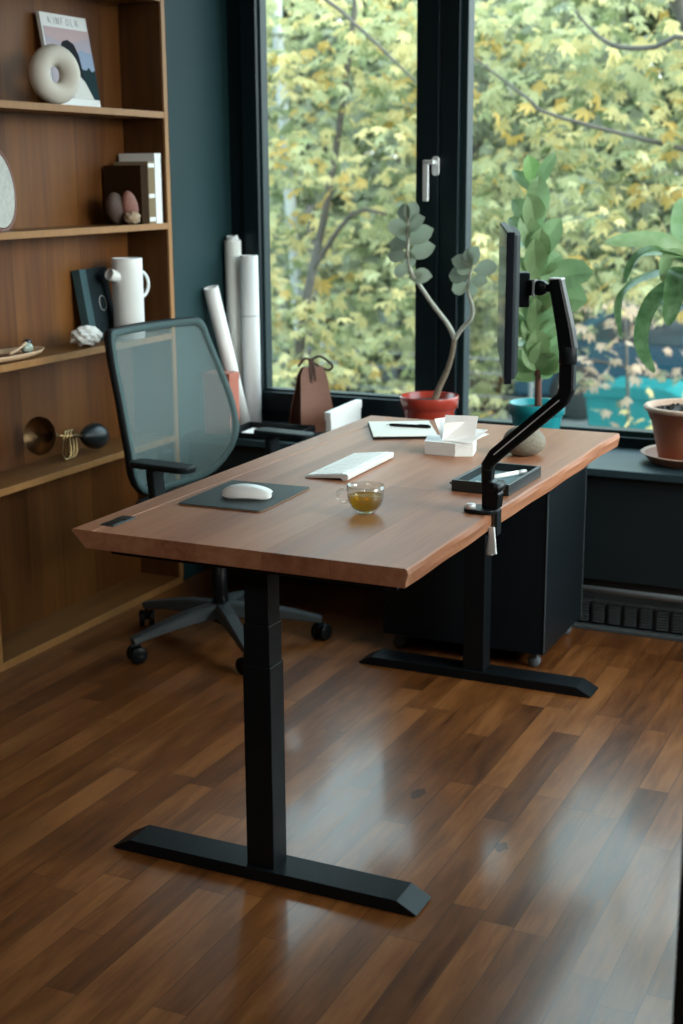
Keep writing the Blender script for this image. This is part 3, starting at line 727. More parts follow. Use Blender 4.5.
# masthead letters, drawn as strokes
GL = {'K': [((0, 0), (0, 1)), ((0, .45), (.7, 1)), ((.2, .58), (.75, 0))], 'I': [((.2, 0), (.2, 1))], 'N': [((0, 0), (0, 1)), ((0, 1), (.75, 0)), ((.75, 0), (.75, 1))],
      'F': [((0, 0), (0, 1)), ((0, 1), (.6, 1)), ((0, .52), (.5, .52))], 'O': [((.4 + .4 * math.cos(2 * PI * i / 12), .5 + .5 * math.sin(2 * PI * i / 12)), (.4 + .4 * math.cos(2 * PI * (i + 1) / 12), .5 + .5 * math.sin(2 * PI * (i + 1) / 12))) for i in range(12)], 'L': [((0, 0), (0, 1)), ((0, 0), (.6, 0))]}
b = MB(); cx = -.083
for chx in 'KINFOLK':
    for (a, c) in GL[chx]:
        b.bar([(.0004, cx + a[0] * .017, .256 + a[1] * .021), (.0004, cx + c[0] * .017, .256 + c[1] * .021)], .0014, .0006, (1, 0, 0))
    cx += .0255 if chx not in 'I' else .016
b.build('masthead_lettering', M['print_ink'], mg)
# ring vase
b = MB(); n, m_ = 48, 24; vs = []
for i in range(n):
    a = 2 * PI * i / n
    for j in range(m_):
        c = 2 * PI * j / m_; r = .0555 + .0315 * math.cos(c); vs.append((.0315 * math.sin(c), r * math.cos(a), .0875 + r * math.sin(a)))
b.add(vs, [(i * m_ + j, ((i + 1) % n) * m_ + j, ((i + 1) % n) * m_ + (j + 1) % m_, i * m_ + (j + 1) % m_) for i in range(n) for j in range(m_)], 0, True)
o = b.build('ring_vase', M['ceramic'], None, (-.950, 1.322, 1.6575)); o.rotation_euler.z = math.radians(-18); o.scale = (1., 1., 1.)
tag(o, 'matte cream ring-shaped ceramic vase standing on the top shelf', 'vase')
# second shelf: three books, three stones
S2 = 1.29
def book(name, y0, y1, dep, h, cover, label, bands=None, zb=S2, xf=-.932):
    e = empty(name, (xf - dep / 2, (y0 + y1) / 2, zb), label, 'book', 'books on the second shelf'); t = (y1 - y0) / 2
    b = MB(); b.box((-dep / 2, -t, 0), (dep / 2, -t + .003, h), .0008); b.box((-dep / 2, t - .003, 0), (dep / 2, t, h), .0008); b.box((dep / 2 - .003, -t + .001, 0), (dep / 2, t - .001, h), .0008); b.build('cover', cover, e)
    b = MB(); b.box((-dep / 2 + .004, -t + .003, .003), (dep / 2 - .003, t - .003, h - .004)); b.build('pages', M['pages'] if bands else M['paper2'], e)
    for z in bands or (): 
        b = MB(); b.box((dep / 2 - .0005, -t + .002, z), (dep / 2 + .0004, t - .002, z + .014)); b.build('spine_label', M['bookwhite'], e)
    return e
book('book', 1.742, 1.785, .148, .192, M['bookbrown'], 'dark brown clothbound book behind the pebbles on the second shelf')
book('book', 1.787, 1.828, .135, .205, M['booktan'], 'tan book with white spine labels between the brown book and the white book', (.008, .085, .185))
book('book', 1.830, 1.870, .143, .232, M['bookwhite'], 'tallest white book standing against the end panel of the second shelf')
def rock(name, c, r, seed, mat, label, amp, freq, rot=None, sub=3, cat='stone', grp=None):
    o = MB().blob((0, 0, 0), r, seed, amp, freq, sub, mat=rot).build(name, mat)
    zmin = min(v.co.z for v in o.data.vertices)
    for v in o.data.vertices: v.co.z -= zmin
    o.location = c; return tag(o, label, cat, grp)
rock('pebble', (-.985, 1.668, S2), (.026, .040, .055), 11, M['stonegrey'], 'rounded grey-brown pebble leaning behind the beige rock on the second shelf', .10, 2., RX(.45), grp='stones on the second shelf')
rock('pebble', (-.955, 1.706, S2), (.022, .036, .058), 12, M['stonepink'], 'tall pinkish pebble standing between the grey pebble and the brown book', .10, 1.8, RX(.38), grp='stones on the second shelf')
rock('small_rock', (-.935, 1.69, S2), (.022, .034, .021), 13, M['stonebeige'], 'small crumpled beige rock in front of the pebbles on the second shelf', .34, 8.5, grp='stones on the second shelf')
# leaf-shaped disc at the left edge
dc = empty('ceramic_disc', (-1.0, 1.098, S2), 'pale speckled disc with a red-brown rim leaning at the left end of the second shelf', 'ornament')
dc.rotation_euler = (0, math.radians(-6), math.radians(10))
pts = [(.105 * math.sin(2 * PI * i / 40) * (1 + .0), .122 - .122 * math.cos(2 * PI * i / 40)) for i in range(40)]
b = MB(); b.prism([(p[0] * .93, .122 + (p[1] - .122) * .93) for p in pts], -.012, .004, 0, .002); b.build('face', plain('speckled_pale_glaze', (.42, .43, .40), .6, vary=.35, bscale=60), dc)
b = MB(); b.tube([(-.004, p[0], p[1]) for p in pts], .0085, 10, closed=True); b.build('rim', M['palerim'], dc)
# third shelf
S3 = .9125
nbk = empty('clothbound_notebook', (-1.022, 1.632, S3), 'dark slate notebook with a ring emblem leaning behind the white jug', 'notebook', rz=0)
nbk.rotation_euler = (0, math.radians(-9), math.radians(4))
b = MB(); b.box((-.026, -.083, 0), (-.006, .083, .236), .001); b.build('pages', M['pages'], nbk)
b = MB(); b.box((-.030, -.086, 0), (-.026, .086, .24), .001); b.box((-.006, -.05, 0), (-.001, .086, .24), .001); b.build('cover', M['bookslate'], nbk)
b = MB(); b.box((-.0305, -.0885, 0), (-.0005, -.0845, .2405), .001); b.box((-.006, -.0865, 0), (-.0006, -.049, .2405), .001); b.build('spine', M['bookslatel'], nbk)
b = MB(); b.tube([(-.0008, .022 + .021 * math.cos(2 * PI * i / 28), .122 + .025 * math.sin(2 * PI * i / 28)) for i in range(28)], .0009, 6, closed=True); b.build('ring_emblem', M['silver'], nbk)
jg = empty('jug', (-.974, 1.702, S3), 'tall white cylindrical jug with a stub spout and ring handle', 'jug', rz=0)
b = MB(); b.lathe([(0, 0), (.050, 0), (.052, .003), (.0515, .24), (.0518, .266), (.0505, .268), (.0475, .266), (.0475, .02), (0, .02)], 40, cap=False); b.build('body', M['jug'], jg)
sd = Vector((-.22, -1, 0)).normalized(); sa = math.atan2(sd.y, sd.x)
b = MB(); m = RZ(sa) @ T(.044, 0, .205) @ RY(PI / 2 - .35); b.lathe([(.0185, 0), (.0195, .006), (.0195, .040), (.0185, .042), (.0165, .040), (.0165, 0)], 24, 0, m, cap=False); b.build('spout', M['jug'], jg)
ha = sa + PI - .15
b = MB(); b.tube([(math.cos(ha) * (.049 + .036 * math.sin(t)), math.sin(ha) * (.049 + .036 * math.sin(t)), .178 + .044 * math.cos(t)) for t in [PI * i / 16 for i in range(17)]], .0058, 10); b.build('handle', M['jug'], jg)
rock('coral_rock', (-.965, 1.438, S3), (.034, .062, .029), 21, M['coral'], 'white knobbly coral rock on the third shelf in front of the notebook', .33, 10., sub=5, cat='rock')
ds = empty('wooden_dish', (-1.006, 1.05, S3), 'shallow pale wooden dish at the left end of the third shelf', 'dish')
vs = []; b = MB(); n = 48; prof = [(.0, .002), (.80, .002), (.93, .008), (1.0, .020), (.975, .0205), (.90, .011), (.78, .006), (0, .006)]
vs = [(.075 * r * math.cos(2 * PI * i / n), .20 * (r if r < .9 else r) * math.sin(2 * PI * i / n), z) for i in range(n) for r, z in prof]; k = len(prof)
b.add(vs, [(i * k + j, ((i + 1) % n) * k + j, ((i + 1) % n) * k + j + 1, i * k + j + 1) for i in range(n) for j in range(k - 1)], 0, True); o = b.build('body', M['dishwood'], ds)
b = MB(); b.prism([(.052 * math.cos(2 * PI * i / 40), .15 * math.sin(2 * PI * i / 40)) for i in range(40)], .0055, .0075); b.build('liner', M['palerim'], ds)
sp = empty('wooden_spoon', (-.99, 1.13, S3 + .008), 'small pale wooden spoon propped on the rim of the wooden dish', 'spoon', rz=0)
b = MB(); b.tube([(.018, -.075, .012), (.016, -.04, .018), (.008, .0, .026), (0, .028, .034)], [.006, .0045, .004, .005], 10, sub=4); b.build('handle', M['dishwood'], sp)
b = MB(); b.blob((-.004, .043, .036), (.012, .018, .007), 2, .0, 1, 2); b.build('bowl', M['rubber'], sp)
rock('glass_pebble', (-.992, 1.165, S3 + .0075), (.018, .024, .018), 31, plain('pale_green_glass_stone', (.35, .42, .36), .15), 'pale green polished stone in the wooden dish', .1, 2.5, cat='stone')
# fourth shelf: bulb horn
S4 = .55
hn = empty('bulb_horn', (-1.0, 1.365, S4), 'old brass bulb horn with coiled tube and black rubber bulb on the lowest shelf', 'horn', rz=math.radians(3))
def alongY(y, z=0., tilt=0.): return T(0, y, z) @ RX(-PI / 2 + tilt)
ZH = .080
b = MB(); b.lathe([(.060, -.165), (.0575, -.160), (.045, -.145), (.030, -.128), (.017, -.108), (.0085, -.085), (.0055, -.06), (.0045, -.075), (.007, -.09), (.0155, -.113), (.0285, -.131), (.0435, -.147), (.0565, -.163)], 40, 0, RX(-PI / 2) @ T(0, 0, 0), cap=False)
b.xf(T(0, 0, ZH + .002) @ RX(-.16)); b.build('bell', M['brassd'], hn)
b = MB(); b.tube([(0, -.07, ZH + .012), (0, .085, ZH - .014)], .0045, 12); b.build('pipe', M['brass'], hn)
for q in (-.018, 0, .018):
    b = MB(); b.tube([(.004 * math.sin(2 * t), q + .024 * math.sin(t), .052 - .046 * math.cos(t) ) for t in [2 * PI * i / 24 for i in range(24)]], .0035, 8, closed=True); b.build('coil', M['brass'], hn)
b = MB(); b.lathe([(0, .078), (.010, .078), (.014, .085), (.030, .110), (.042, .140), (.044, .165), (.036, .190), (.018, .204), (0, .207)], 32, 0, RX(-PI / 2)); b.xf(T(0, 0, ZH - .002) @ RX(-.16)); b.build('rubber_bulb', M['rubber'], hn)

# ------------------------------------------------------------------ on the window ledge
LZ = .54
def roll(name, base, topv, r, L, mat, label, extra=None, line=None):
    base = Vector(base); d = (Vector(topv) - base).normalized()
    q = Vector((0, 0, 1)).rotation_difference(d)
    e = empty(name, base, label, 'paper roll', 'paper rolls in the corner'); e.rotation_mode = 'QUATERNION'; e.rotation_quaternion = q
    lift = r * math.sin(math.acos(min(1, d.z)))
    e.location = base + Vector((0, 0, lift))
    b = MB(); pr = [(r - .004, L), (r, L - .0015), (r, 0), (r - .004, 0), (r - .004, L - .003)]
    b.lathe([(r - .003, 0), (r, 0), (r, L), (r - .003, L), (r - .003, 0)], 32, cap=False); b.build('outer_sheet', mat, e)
    b = MB(); vs = []
    for k in range(64):
        t = k / 63; rr = (r - .004) * (1 - .55 * t); a = t * 6.5 * PI; vs += [(rr * math.cos(a), rr * math.sin(a), .002), (rr * math.cos(a), rr * math.sin(a), L - .003 - .006 * math.sin(a * .5) ** 2)]
    b.add(vs, [(2 * k, 2 * k + 2, 2 * k + 3, 2 * k + 1) for k in range(63)], 0, True); b.build('inner_layers', mat, e)
    if line:
        b = MB(); b.lathe([(r + .0005, line), (r + .0005, line + .004)], 32, cap=False); b.build('tape_band', M['tape'], e)
    if extra:
        b = MB(); rnd = random.Random(4); vs = []; n = 20
        for k in range(n):
            a = 2 * PI * k / n; rr = r * .8; vs += [(rr * math.cos(a), rr * math.sin(a), L - .02), (rr * .9 * math.cos(a + .2), rr * .9 * math.sin(a + .2), L + rnd.uniform(.002, .02)), (rr * .35 * math.cos(a), rr * .35 * math.sin(a), L + rnd.uniform(.0, .022))]
        b.add(vs, [(3 * k + j, 3 * ((k + 1) % n) + j, 3 * ((k + 1) % n) + j + 1, 3 * k + j + 1) for k in range(n) for j in (0, 1)], 0, False); b.build('crumpled_end', M['paper2'], e)
    return e
roll('paper_roll', (-.838, 2.235, LZ), (-.899, 2.115, 1.07), .027, .525, M['paper'], 'shortest white paper roll leaning against the teal wall', None)
roll('paper_roll', (-.892, 2.286, LZ), (-.894, 2.284, 1.2), .0305, .675, M['cream'], 'tallest cream paper roll with a crumpled end standing in the corner', True)
roll('paper_roll', (-.820, 2.275, LZ), (-.823, 2.275, 1.1), .0335, .622, M['paper2'], 'white paper roll with a tape band standing beside the window frame', None, .40)
cb = empty('card_box', (-.812, 2.04, LZ), 'narrow terracotta-coloured box on the ledge behind the office chair', 'box')
b = MB(); b.box((-.06, -.035, 0), (.048, .035, .20), .002); b.build('body', M['pinkbox'], cb)
b = MB(); b.box((-.062, -.037, .196), (.05, .037, .222), .002); b.build('lid', M['pinkbox'], cb)
# black paper tray with white sheets
pt = empty('paper_tray', (-.615, 2.055, LZ), 'low black paper tray on the ledge left of the brown bag', 'tray', rz=math.radians(5))
b = MB(); b.box((-.13, -.075, 0), (.13, .075, .006), .001)
for a, c in (((-.13, -.075, 0), (-.125, .075, .034)), ((.125, -.075, 0), (.13, .075, .034)), ((-.13, .070, 0), (.13, .075, .034)), ((-.13, -.075, 0), (.13, -.070, .020))): b.box(a, c, .001)
b.build('body', M['steel'], pt)
o = MB().box((-.11, -.06, 0), (.10, .06, .008)).build('paper_stack', M['paper'], None, (-.615, 2.055, LZ + .0062)); o.rotation_euler.z = math.radians(5); tag(o, 'white sheets lying in the black paper tray on the ledge', 'paper')
# brown bag: standing folder with gusset and loop handle
bg = empty('leather_bag', (-.548, 2.232, LZ), 'small brown leather bag with a looped handle standing by the window', 'bag', rz=math.radians(50))
bt, bh, tw = .075, .232, .052
def panel(b, y0, y1, wb, wt, th, mi=0):
    vs = []; n = 8
    for i in range(n + 1):
        t = i / n; z = bh * t; y = y0 + (y1 - y0) * t; w = wb + (wt - wb) * t; ro = 1.
        if t > .9: w -= .012 * ((t - .9) / .1) ** 2
        vs += [(-w, y, z), (w, y, z), (w, y + th, z), (-w, y + th, z)]
    b.add(vs, [(4 * i + j, 4 * i + (j + 1) % 4, 4 * i + 4 + (j + 1) % 4, 4 * i + 4 + j) for i in range(n) for j in range(4)] + [(0, 1, 2, 3), tuple(4 * n + j for j in range(4))], mi)
BW, BT = .072, .048
b = MB(); panel(b, -.062, -.010, BW, BT, .005); panel(b, .060, .006, BW, BT, .005); b.build('side_flap', M['brown'], bg)
b = MB()
for sx in (-1, 1):
    vs = []; n = 6
    for i in range(n + 1):
        t = i / n; z = bh * .97 * t; w = (BW + (BT - BW) * t) - .004; yh = .056 * (1 - t) + .006
        for j in range(9):
            y = -yh + 2 * yh * j / 8; vs.append((sx * (w - (.012 * (1 - t * .6)) * (j % 2)), y, z))
    b.add(vs, [(9 * i + j, 9 * i + j + 1, 9 * i + 10 + j, 9 * i + 9 + j) for i in range(n) for j in range(8)])
b.box((-BW + .004, -.055, .0), (BW - .004, .055, .004)); b.build('gusset', M['brownd'], bg)
b = MB(); b.bar([(-.012, -.022, .165), (-.012, -.016, .215), (-.010, -.006, .252), (-.006, .004, .262)], .012, .004, (0, 1, 0.1)); b.bar([(.004, -.020, .180), (.002, -.015, .22), (0, -.004, .256)], .010, .004, (0, 1, .1)); b.build('strap', M['brownd'], bg)
b = MB(); b.tube([(-.006, -.004, .256), (-.03, -.004, .262), (-.055, -.004, .235)], .0045, 10, sub=6); b.tube([(-.004, -.002, .256), (.03, -.004, .268), (.075, -.004, .238), (.078, -.004, .222), (.06, -.004, .216), (.02, -.004, .236), (-.004, -.002, .252)], .0045, 10, sub=6); b.build('handle', M['brownd'], bg)
# white card box
wb = empty('magazine_holder', (-.352, 2.085, LZ), 'white card file holder on the ledge between the brown bag and the desk', 'file holder', rz=math.radians(-8))
b = MB(); b.prism([(-.10, 0), (.095, 0), (.095, .128), (-.10, .110)], -.011, -.008, 0); b.prism([(-.10, 0), (.095, 0), (.095, .128), (-.10, .110)], .008, .011, 0); b.box((-.011, -.10, 0), (.011, -.096, .110)); b.box((-.011, .091, 0), (.011, .095, .128)); b.box((-.011, -.1, 0), (.011, .095, .004)); b.build('body', M['white'], wb)
b = MB(); b.prism([(-.104, .085), (.099, .103), (.099, .131), (-.104, .113)], -.0125, .0125, 0, .001); b.build('lid', M['white'], wb)

# ------------------------------------------------------------------ plants
def leaf(b, base, d, nrm, L, Wd, droop=0., fold=.15, mi=0, shape='oval', segs=6, wave=0., smooth=True):
    d = Vector(d).normalized(); nrm = Vector(nrm); nrm = (nrm - d * nrm.dot(d)).normalized(); sd = d.cross(nrm)
    vs = []; P = Vector(base)
    pos = P.copy(); dirv = d.copy(); up = nrm.copy()
    for i in range(segs + 1):
        t = i / segs
        if shape == 'oval': w = math.sin(PI * (t ** .8)) ** .75 if 0 < t < 1 else 0
        elif shape == 'fiddle': w = (math.sin(PI * t ** .75) ** .6) * (.62 + .55 * t) if 0 < t < 1 else 0
        elif shape == 'spoon': w = (math.sin(PI * t ** 1.25) ** .7) if 0 < t < 1 else 0
        else: w = (math.sin(PI * min(1, t ** .55)) ** .7) if 0 < t < 1 else 0
        w = max(w, .06) * Wd / 2
        wv = wave * math.sin(t * 9)
        vs += [pos - sd * w + up * (w * fold * 2 + wv), pos.copy(), pos + sd * w + up * (w * fold * 2 - wv)]
        # droop: rotate direction about sd axis
        rot = Matrix.Rotation(-droop / segs, 3, sd); dirv = rot @ dirv; up = rot @ up
        pos = pos + dirv * (L / segs)
    b.add(vs, [(3 * i + j, 3 * i + j + 1, 3 * i + 4 + j, 3 * i + 3 + j) for i in range(segs) for j in (0, 1)], mi, smooth)

def pot(name, c, r, h, rimh, mat, label, taper=.72, soil=True):
    e = empty(name, c, label, 'potted plant')
    b = MB(); b.lathe([(0, 0), (r * taper * .97, 0), (r * taper, .004), (r * .885, h - rimh), (r * .89, h - rimh + .001), (r * .975, h - rimh + .004), (r, h - .004), (r * .985, h), (r * .93, h - .001), (r * .88, h - .03), (0, h - .03)], 48, cap=False); b.build('pot', mat, e)
    if soil:
        b = MB(); n, k = 40, 8; rnd = random.Random(3)
        b.lathe([(r * .895, h - .034)] + [(r * .895 * (1 - j / k), h - .022 + rnd.uniform(-.003, .004)) for j in range(k)] + [(0, h - .02)], 40, cap=False); b.build('soil', M['soil'], e)
    return e
# red pot with forked stem
rp = pot('potted_shrub', (-.048, 2.125, LZ), .1015, .172, .044, M['redpot'], 'forked grey-leaved shrub in a glossy red pot at the middle of the window')
ri = T(.048, -2.125, -LZ)
YP = 2.12
def pp(x, z, y=YP): return (x, y, z)
b = MB(); b.tube([pp(-.03, .685), pp(-.012, .735), pp(.018, .80), pp(.036, .86), pp(.044, .912)], [.0125, .011, .0095, .0085, .0085], 12, sub=4); b.xf(ri); tk = b.build('stem', M['bark'], rp)
b = MB(); b.tube([pp(.044, .910), pp(.02, .955), pp(-.035, 1.02), pp(-.085, 1.085), pp(-.116, 1.13), pp(-.128, 1.185), pp(-.126, 1.25), pp(-.128, 1.31)], [.0085, .008, .0075, .007, .0065, .006, .005, .0035], 10, sub=4)
b.tube([pp(.044, .908), pp(.07, .945), pp(.102, .98), pp(.105, 1.02), pp(.09, 1.065), pp(.092, 1.11), pp(.104, 1.165)], [.008, .0075, .007, .0065, .006, .005, .0035], 10, sub=4); b.xf(ri); b.build('branches', M['barkpale'], rp)
rnd = random.Random(5)
def lf_obj(parent, inv, base, d, nrm, L, W, mat, **kw):
    q = MB(); leaf(q, base, d, nrm, L, W, **kw); q.xf(inv); return q.build('leaf', mat, parent)
RL = [(-.124, 1.12, 1, .15, .085, .045), (-.126, 1.19, 1, .45, .10, .052), (-.127, 1.235, 1, .6, .10, .052), (-.127, 1.275, .9, .7, .085, .048), (-.128, 1.30, .3, 1, .075, .045), (-.128, 1.30, -.4, 1, .07, .04),
      (-.127, 1.265, -1, .6, .08, .045), (-.126, 1.22, -1, .3, .07, .04), (-.127, 1.19, -1, .15, .07, .045), (-.122, 1.145, -1, -.1, .055, .04), (-.118, 1.13, .8, -.2, .05, .032), (-.128, 1.24, -.2, .5, .06, .045), (-.127, 1.21, .2, -.6, .055, .04)]
for k, (x, z, dx, dz, L, W) in enumerate(RL):
    lf_obj(rp, ri, pp(x, z - .012), (dx, rnd.uniform(-.5, .1), dz), (rnd.uniform(-.4, .4), -1, .5), L, W * 1.3, M['leafgrey'] if k not in (5, 7, 8) else M['leafdark'], shape='spoon', droop=.3)
RL2 = [(.104, 1.16, -1, .5, .075, .042), (.104, 1.165, .3, 1, .07, .046), (.104, 1.15, 1, .2, .085, .045), (.098, 1.13, -1, .1, .075, .05), (.098, 1.12, .9, -.05, .06, .04), (.093, 1.10, -.9, -.2, .06, .045), (.104, 1.165, -.3, 1, .06, .036), (.095, 1.115, .1, -.5, .05, .035), (.10, 1.14, -.5, .5, .055, .045)]
for k, (x, z, dx, dz, L, W) in enumerate(RL2):
    lf_obj(rp, ri, pp(x, z - .012), (dx, rnd.uniform(-.5, .1), dz), (rnd.uniform(-.4, .4), -1, .5), L, W * 1.3, M['leafgrey'] if k % 3 else M['leafdark'], shape='spoon', droop=.3)
# fiddle-leaf fig in a turquoise pot
fp = pot('potted_fig', (.335, 2.125, LZ), .094, .172, .042, M['tealpot'], 'tall broad-leaved fig in a turquoise pot behind the monitor')
fi = T(-.335, -2.125, -LZ)
b = MB(); b.tube([(.34, 2.125, .69), (.338, 2.12, .80), (.335, 2.12, .95), (.325, 2.125, 1.15), (.315, 2.125, 1.30), (.312, 2.125, 1.40)], [.012, .011, .008, .007, .006, .004], 10, sub=4); b.xf(fi); b.build('stem', M['barkred'], fp)
FL = [(.338, .79, -.9, .5, .12, .09, -.5, 0), (.338, .80, .6, .7, .12, .09, -.9, 0), (.337, .82, -.2, 1, .12, .085, -1.2, 0), (.334, .87, .9, .6, .13, .09, -.6, 0), (.33, .93, -.9, .6, .13, .09, -.6, 0), (.316, 1.20, -.1, 1, .15, .085, -1.1, 0), (.32, 1.12, .2, 1, .15, .085, -1.2, 0), (.322, 1.08, -.25, 1, .14, .085, -1.2, 0), (.325, 1.01, .05, 1, .15, .085, -1.2, 0), (.33, .94, .2, 1, .14, .08, -1.2, 0), (.33, .90, -.2, 1, .12, .075, -1.2, 0), (.314, 1.27, .1, 1, .14, .085, -1.1, 0), (.336, .83, .3, .8, .11, .08, -1.2, 0), (.312, 1.395, -.15, 1, .13, .065, -.1, 1), (.312, 1.40, .55, 1, .14, .05, -.3, 0), (.313, 1.38, -.75, 1, .13, .05, -.2, 0), (.315, 1.30, .25, 1, .165, .085, -1, 0), (.315, 1.28, -.55, .9, .13, .085, -.6, 0), (.315, 1.25, -.8, .7, .12, .08, -.4, 0),
      (.318, 1.18, .65, 1, .17, .09, -.7, 0), (.32, 1.15, .3, 1, .15, .085, -1, 0), (.322, 1.10, 1, .35, .185, .10, -.15, 0), (.322, 1.06, 1, .05, .17, .11, -.4, 0), (.322, 1.10, -.6, .8, .13, .08, -.6, 0),
      (.325, 1.04, -1, .25, .14, .08, -.2, 0), (.325, 1.02, .5, .5, .13, .085, -1, 0), (.33, .97, -.25, .8, .15, .08, -1, 0), (.333, .92, .7, .6, .13, .075, -.6, 0), (.335, .90, -.4, .9, .13, .075, -.9, 0), (.336, .86, .15, .7, .12, .09, -1, 0),
      (.336, .84, -1, .35, .12, .07, -.3, 0), (.337, .82, .8, .35, .13, .08, -.7, 0), (.337, .80, -.7, .25, .10, .06, -.8, 0), (.32, 1.21, -.9, .5, .11, .075, .4, 0), (.32, 1.13, .7, .7, .12, .08, .6, 0), (.327, .99, .8, .3, .12, .08, .5, 0), (.333, .90, -.8, .2, .11, .07, .5, 0)]
for x, z, dx, dz, L, W, dy, yo in FL:
    lf_obj(fp, fi, (x, 2.122, z), (dx, dy * .55, dz), (.55 - dx * .35, -1 if dz > .5 or dy < -.3 else -.7, .5), L * (1.02 if dx > .9 else .9), W * (1.3 if dx > .9 else 1.05), M['leaffigl'] if yo else M['leaffig'], shape='fiddle', droop=.45, fold=.14, segs=8, wave=.003, smooth=False)
# dracaena in a terracotta pot
sa_ = MB(); sa_.lathe([(0, 0), (.118, 0), (.125, .004), (.150, .028), (.157, .032), (.152, .035), (.143, .030), (.120, .010), (0, .009)], 56, cap=False)
o = sa_.build('plant_saucer', [M['terra'], M['terral']], None, (.835, 2.172, LZ)); tag(o, 'terracotta saucer under the big clay pot on the ledge', 'saucer')
for pidx, pl in enumerate(o.data.polygons):
    if abs(pl.center.z - .0335) < .003: pl.material_index = 1
dp = empty('potted_dracaena', (.835, 2.172, LZ + .0095), 'strap-leaved plant in a large terracotta pot at the right end of the ledge', 'potted plant')
b = MB(); b.lathe([(0, 0), (.095, 0), (.098, .003), (.118, .085), (.127, .128), (.130, .131), (.1325, .133), (.142, .158), (.150, .163)], 56, cap=False)
b.build('pot', M['terra'], dp)
b = MB(); b.lathe([(.150, .162), (.153, .166), (.153, .172), (.150, .176), (.140, .177), (.135, .172), (.130, .145)], 56, cap=False); b.build('pot_rim', M['terral'], dp)
b = MB(); rn2 = random.Random(9); b.lathe([(.133, .155)] + [(.133 * (1 - j / 10), .158 + rn2.uniform(-.003, .004)) for j in range(10)] + [(0, .16)], 40, cap=False)
for k in range(60):
    a, r = rn2.uniform(0, 6.28), .125 * math.sqrt(rn2.random()); b.blob((r * math.cos(a), r * math.sin(a), .160), [rn2.uniform(.004, .009)] * 3, k, .2, 3, 1)
b.build('soil', M['soil'], dp)
b = MB(); b.tube([(.02, 0, .15), (.016, -.005, .25), (.0, -.01, .38), (-.015, -.03, .50), (-.02, -.04, .60), (-.022, -.045, .635)], [.016, .014, .013, .012, .011, .006], 12, sub=4); b.build('stem', M['bark'], dp)
DI = T(-.835, -2.172, -LZ - .0095)
def strap(path, W, mat, nrm0=(0, -.4, 1), tipk=.5):
    pts, _ = spline([Vector(p) for p in path], [1] * len(path), 6); q = MB(); vs = []; n = len(pts); up = Vector(nrm0)
    for i, p in enumerate(pts):
        t = i / (n - 1); d = (pts[min(i + 1, n - 1)] - pts[max(i - 1, 0)]).normalized()
        up = (up - d * up.dot(d)).normalized(); sd = d.cross(up)
        w = W / 2 * max(.04, (math.sin(PI * min(1, .12 + .88 * t ** .85)) ** tipk)); wv = .002 * math.sin(t * 14)
        vs += [p - sd * w + up * (w * .35 + wv), p, p + sd * w + up * (w * .35 - wv)]
    q.add(vs, [(3 * i + j, 3 * i + j + 1, 3 * i + 4 + j, 3 * i + 3 + j) for i in range(n - 1) for j in (0, 1)], 0, True)
    q.xf(DI); return q.build('leaf', mat, dp)
ST = [([(.811, 2.13, 1.178), (.752, 2.08, 1.228), (.672, 2.05, 1.246), (.567, 2.02, 1.237)], .062, 1, (0, -.9, .6)),
      ([(.808, 2.12, 1.172), (.75, 2.05, 1.211), (.694, 2.0, 1.207), (.664, 1.98, 1.166), (.650, 1.97, 1.118)], .052, 0, (0, -.3, 1)),
      ([(.802, 2.12, 1.154), (.738, 2.05, 1.142), (.665, 2.0, 1.107), (.635, 1.98, 1.053), (.651, 1.96, .948)], .056, 0, (-.3, -.5, 1)),
      ([(.819, 2.1, 1.14), (.757, 2.03, 1.092), (.72, 1.99, 1.024), (.714, 1.97, .934), (.757, 1.96, .852)], .066, 0, (-.5, -1, .6)),
      ([(.825, 2.1, 1.156), (.809, 2.0, 1.144), (.805, 1.95, 1.076), (.795, 1.93, 1.0)], .072, 0, (0, -.6, 1)),
      ([(.812, 2.14, 1.178), (.786, 2.13, 1.244), (.777, 2.11, 1.321), (.784, 2.1, 1.372)], .058, 1, (-.2, -1, .2)),
      ([(.792, 2.16, 1.188), (.671, 2.2, 1.193), (.612, 2.22, 1.169), (.602, 2.22, 1.105)], .05, 1, (0, -.3, 1)),
      ([(.82, 2.12, 1.17), (.79, 2.08, 1.20), (.76, 2.04, 1.19), (.755, 2.02, 1.12)], .05, 1, (0, -.6, 1)),
      ([(.83, 2.12, 1.17), (.90, 2.02, 1.22), (.98, 1.95, 1.20), (1.02, 1.92, 1.08)], .06, 0, (0, -.3, 1)),
      ([(.83, 2.14, 1.17), (.93, 2.12, 1.26), (1.05, 2.1, 1.25), (1.13, 2.09, 1.14)], .06, 0, (0, -.3, 1)),
      ([(.83, 2.16, 1.17), (.90, 2.24, 1.25), (.99, 2.28, 1.24), (1.05, 2.29, 1.15)], .055, 0, (0, .3, 1)),
      ([(.83, 2.1, 1.16), (.86, 1.99, 1.16), (.89, 1.93, 1.08), (.90, 1.92, .98)], .07, 0, (0, -.5, 1)),
      ([(.825, 2.14, 1.18), (.85, 2.1, 1.29), (.90, 2.06, 1.36), (.96, 2.04, 1.38)], .055, 1, (0, -1, .4))]
for path, W, mi, nr in ST: strap(path, W, M['leafdracl'] if mi else M['leafdrac'], nr)

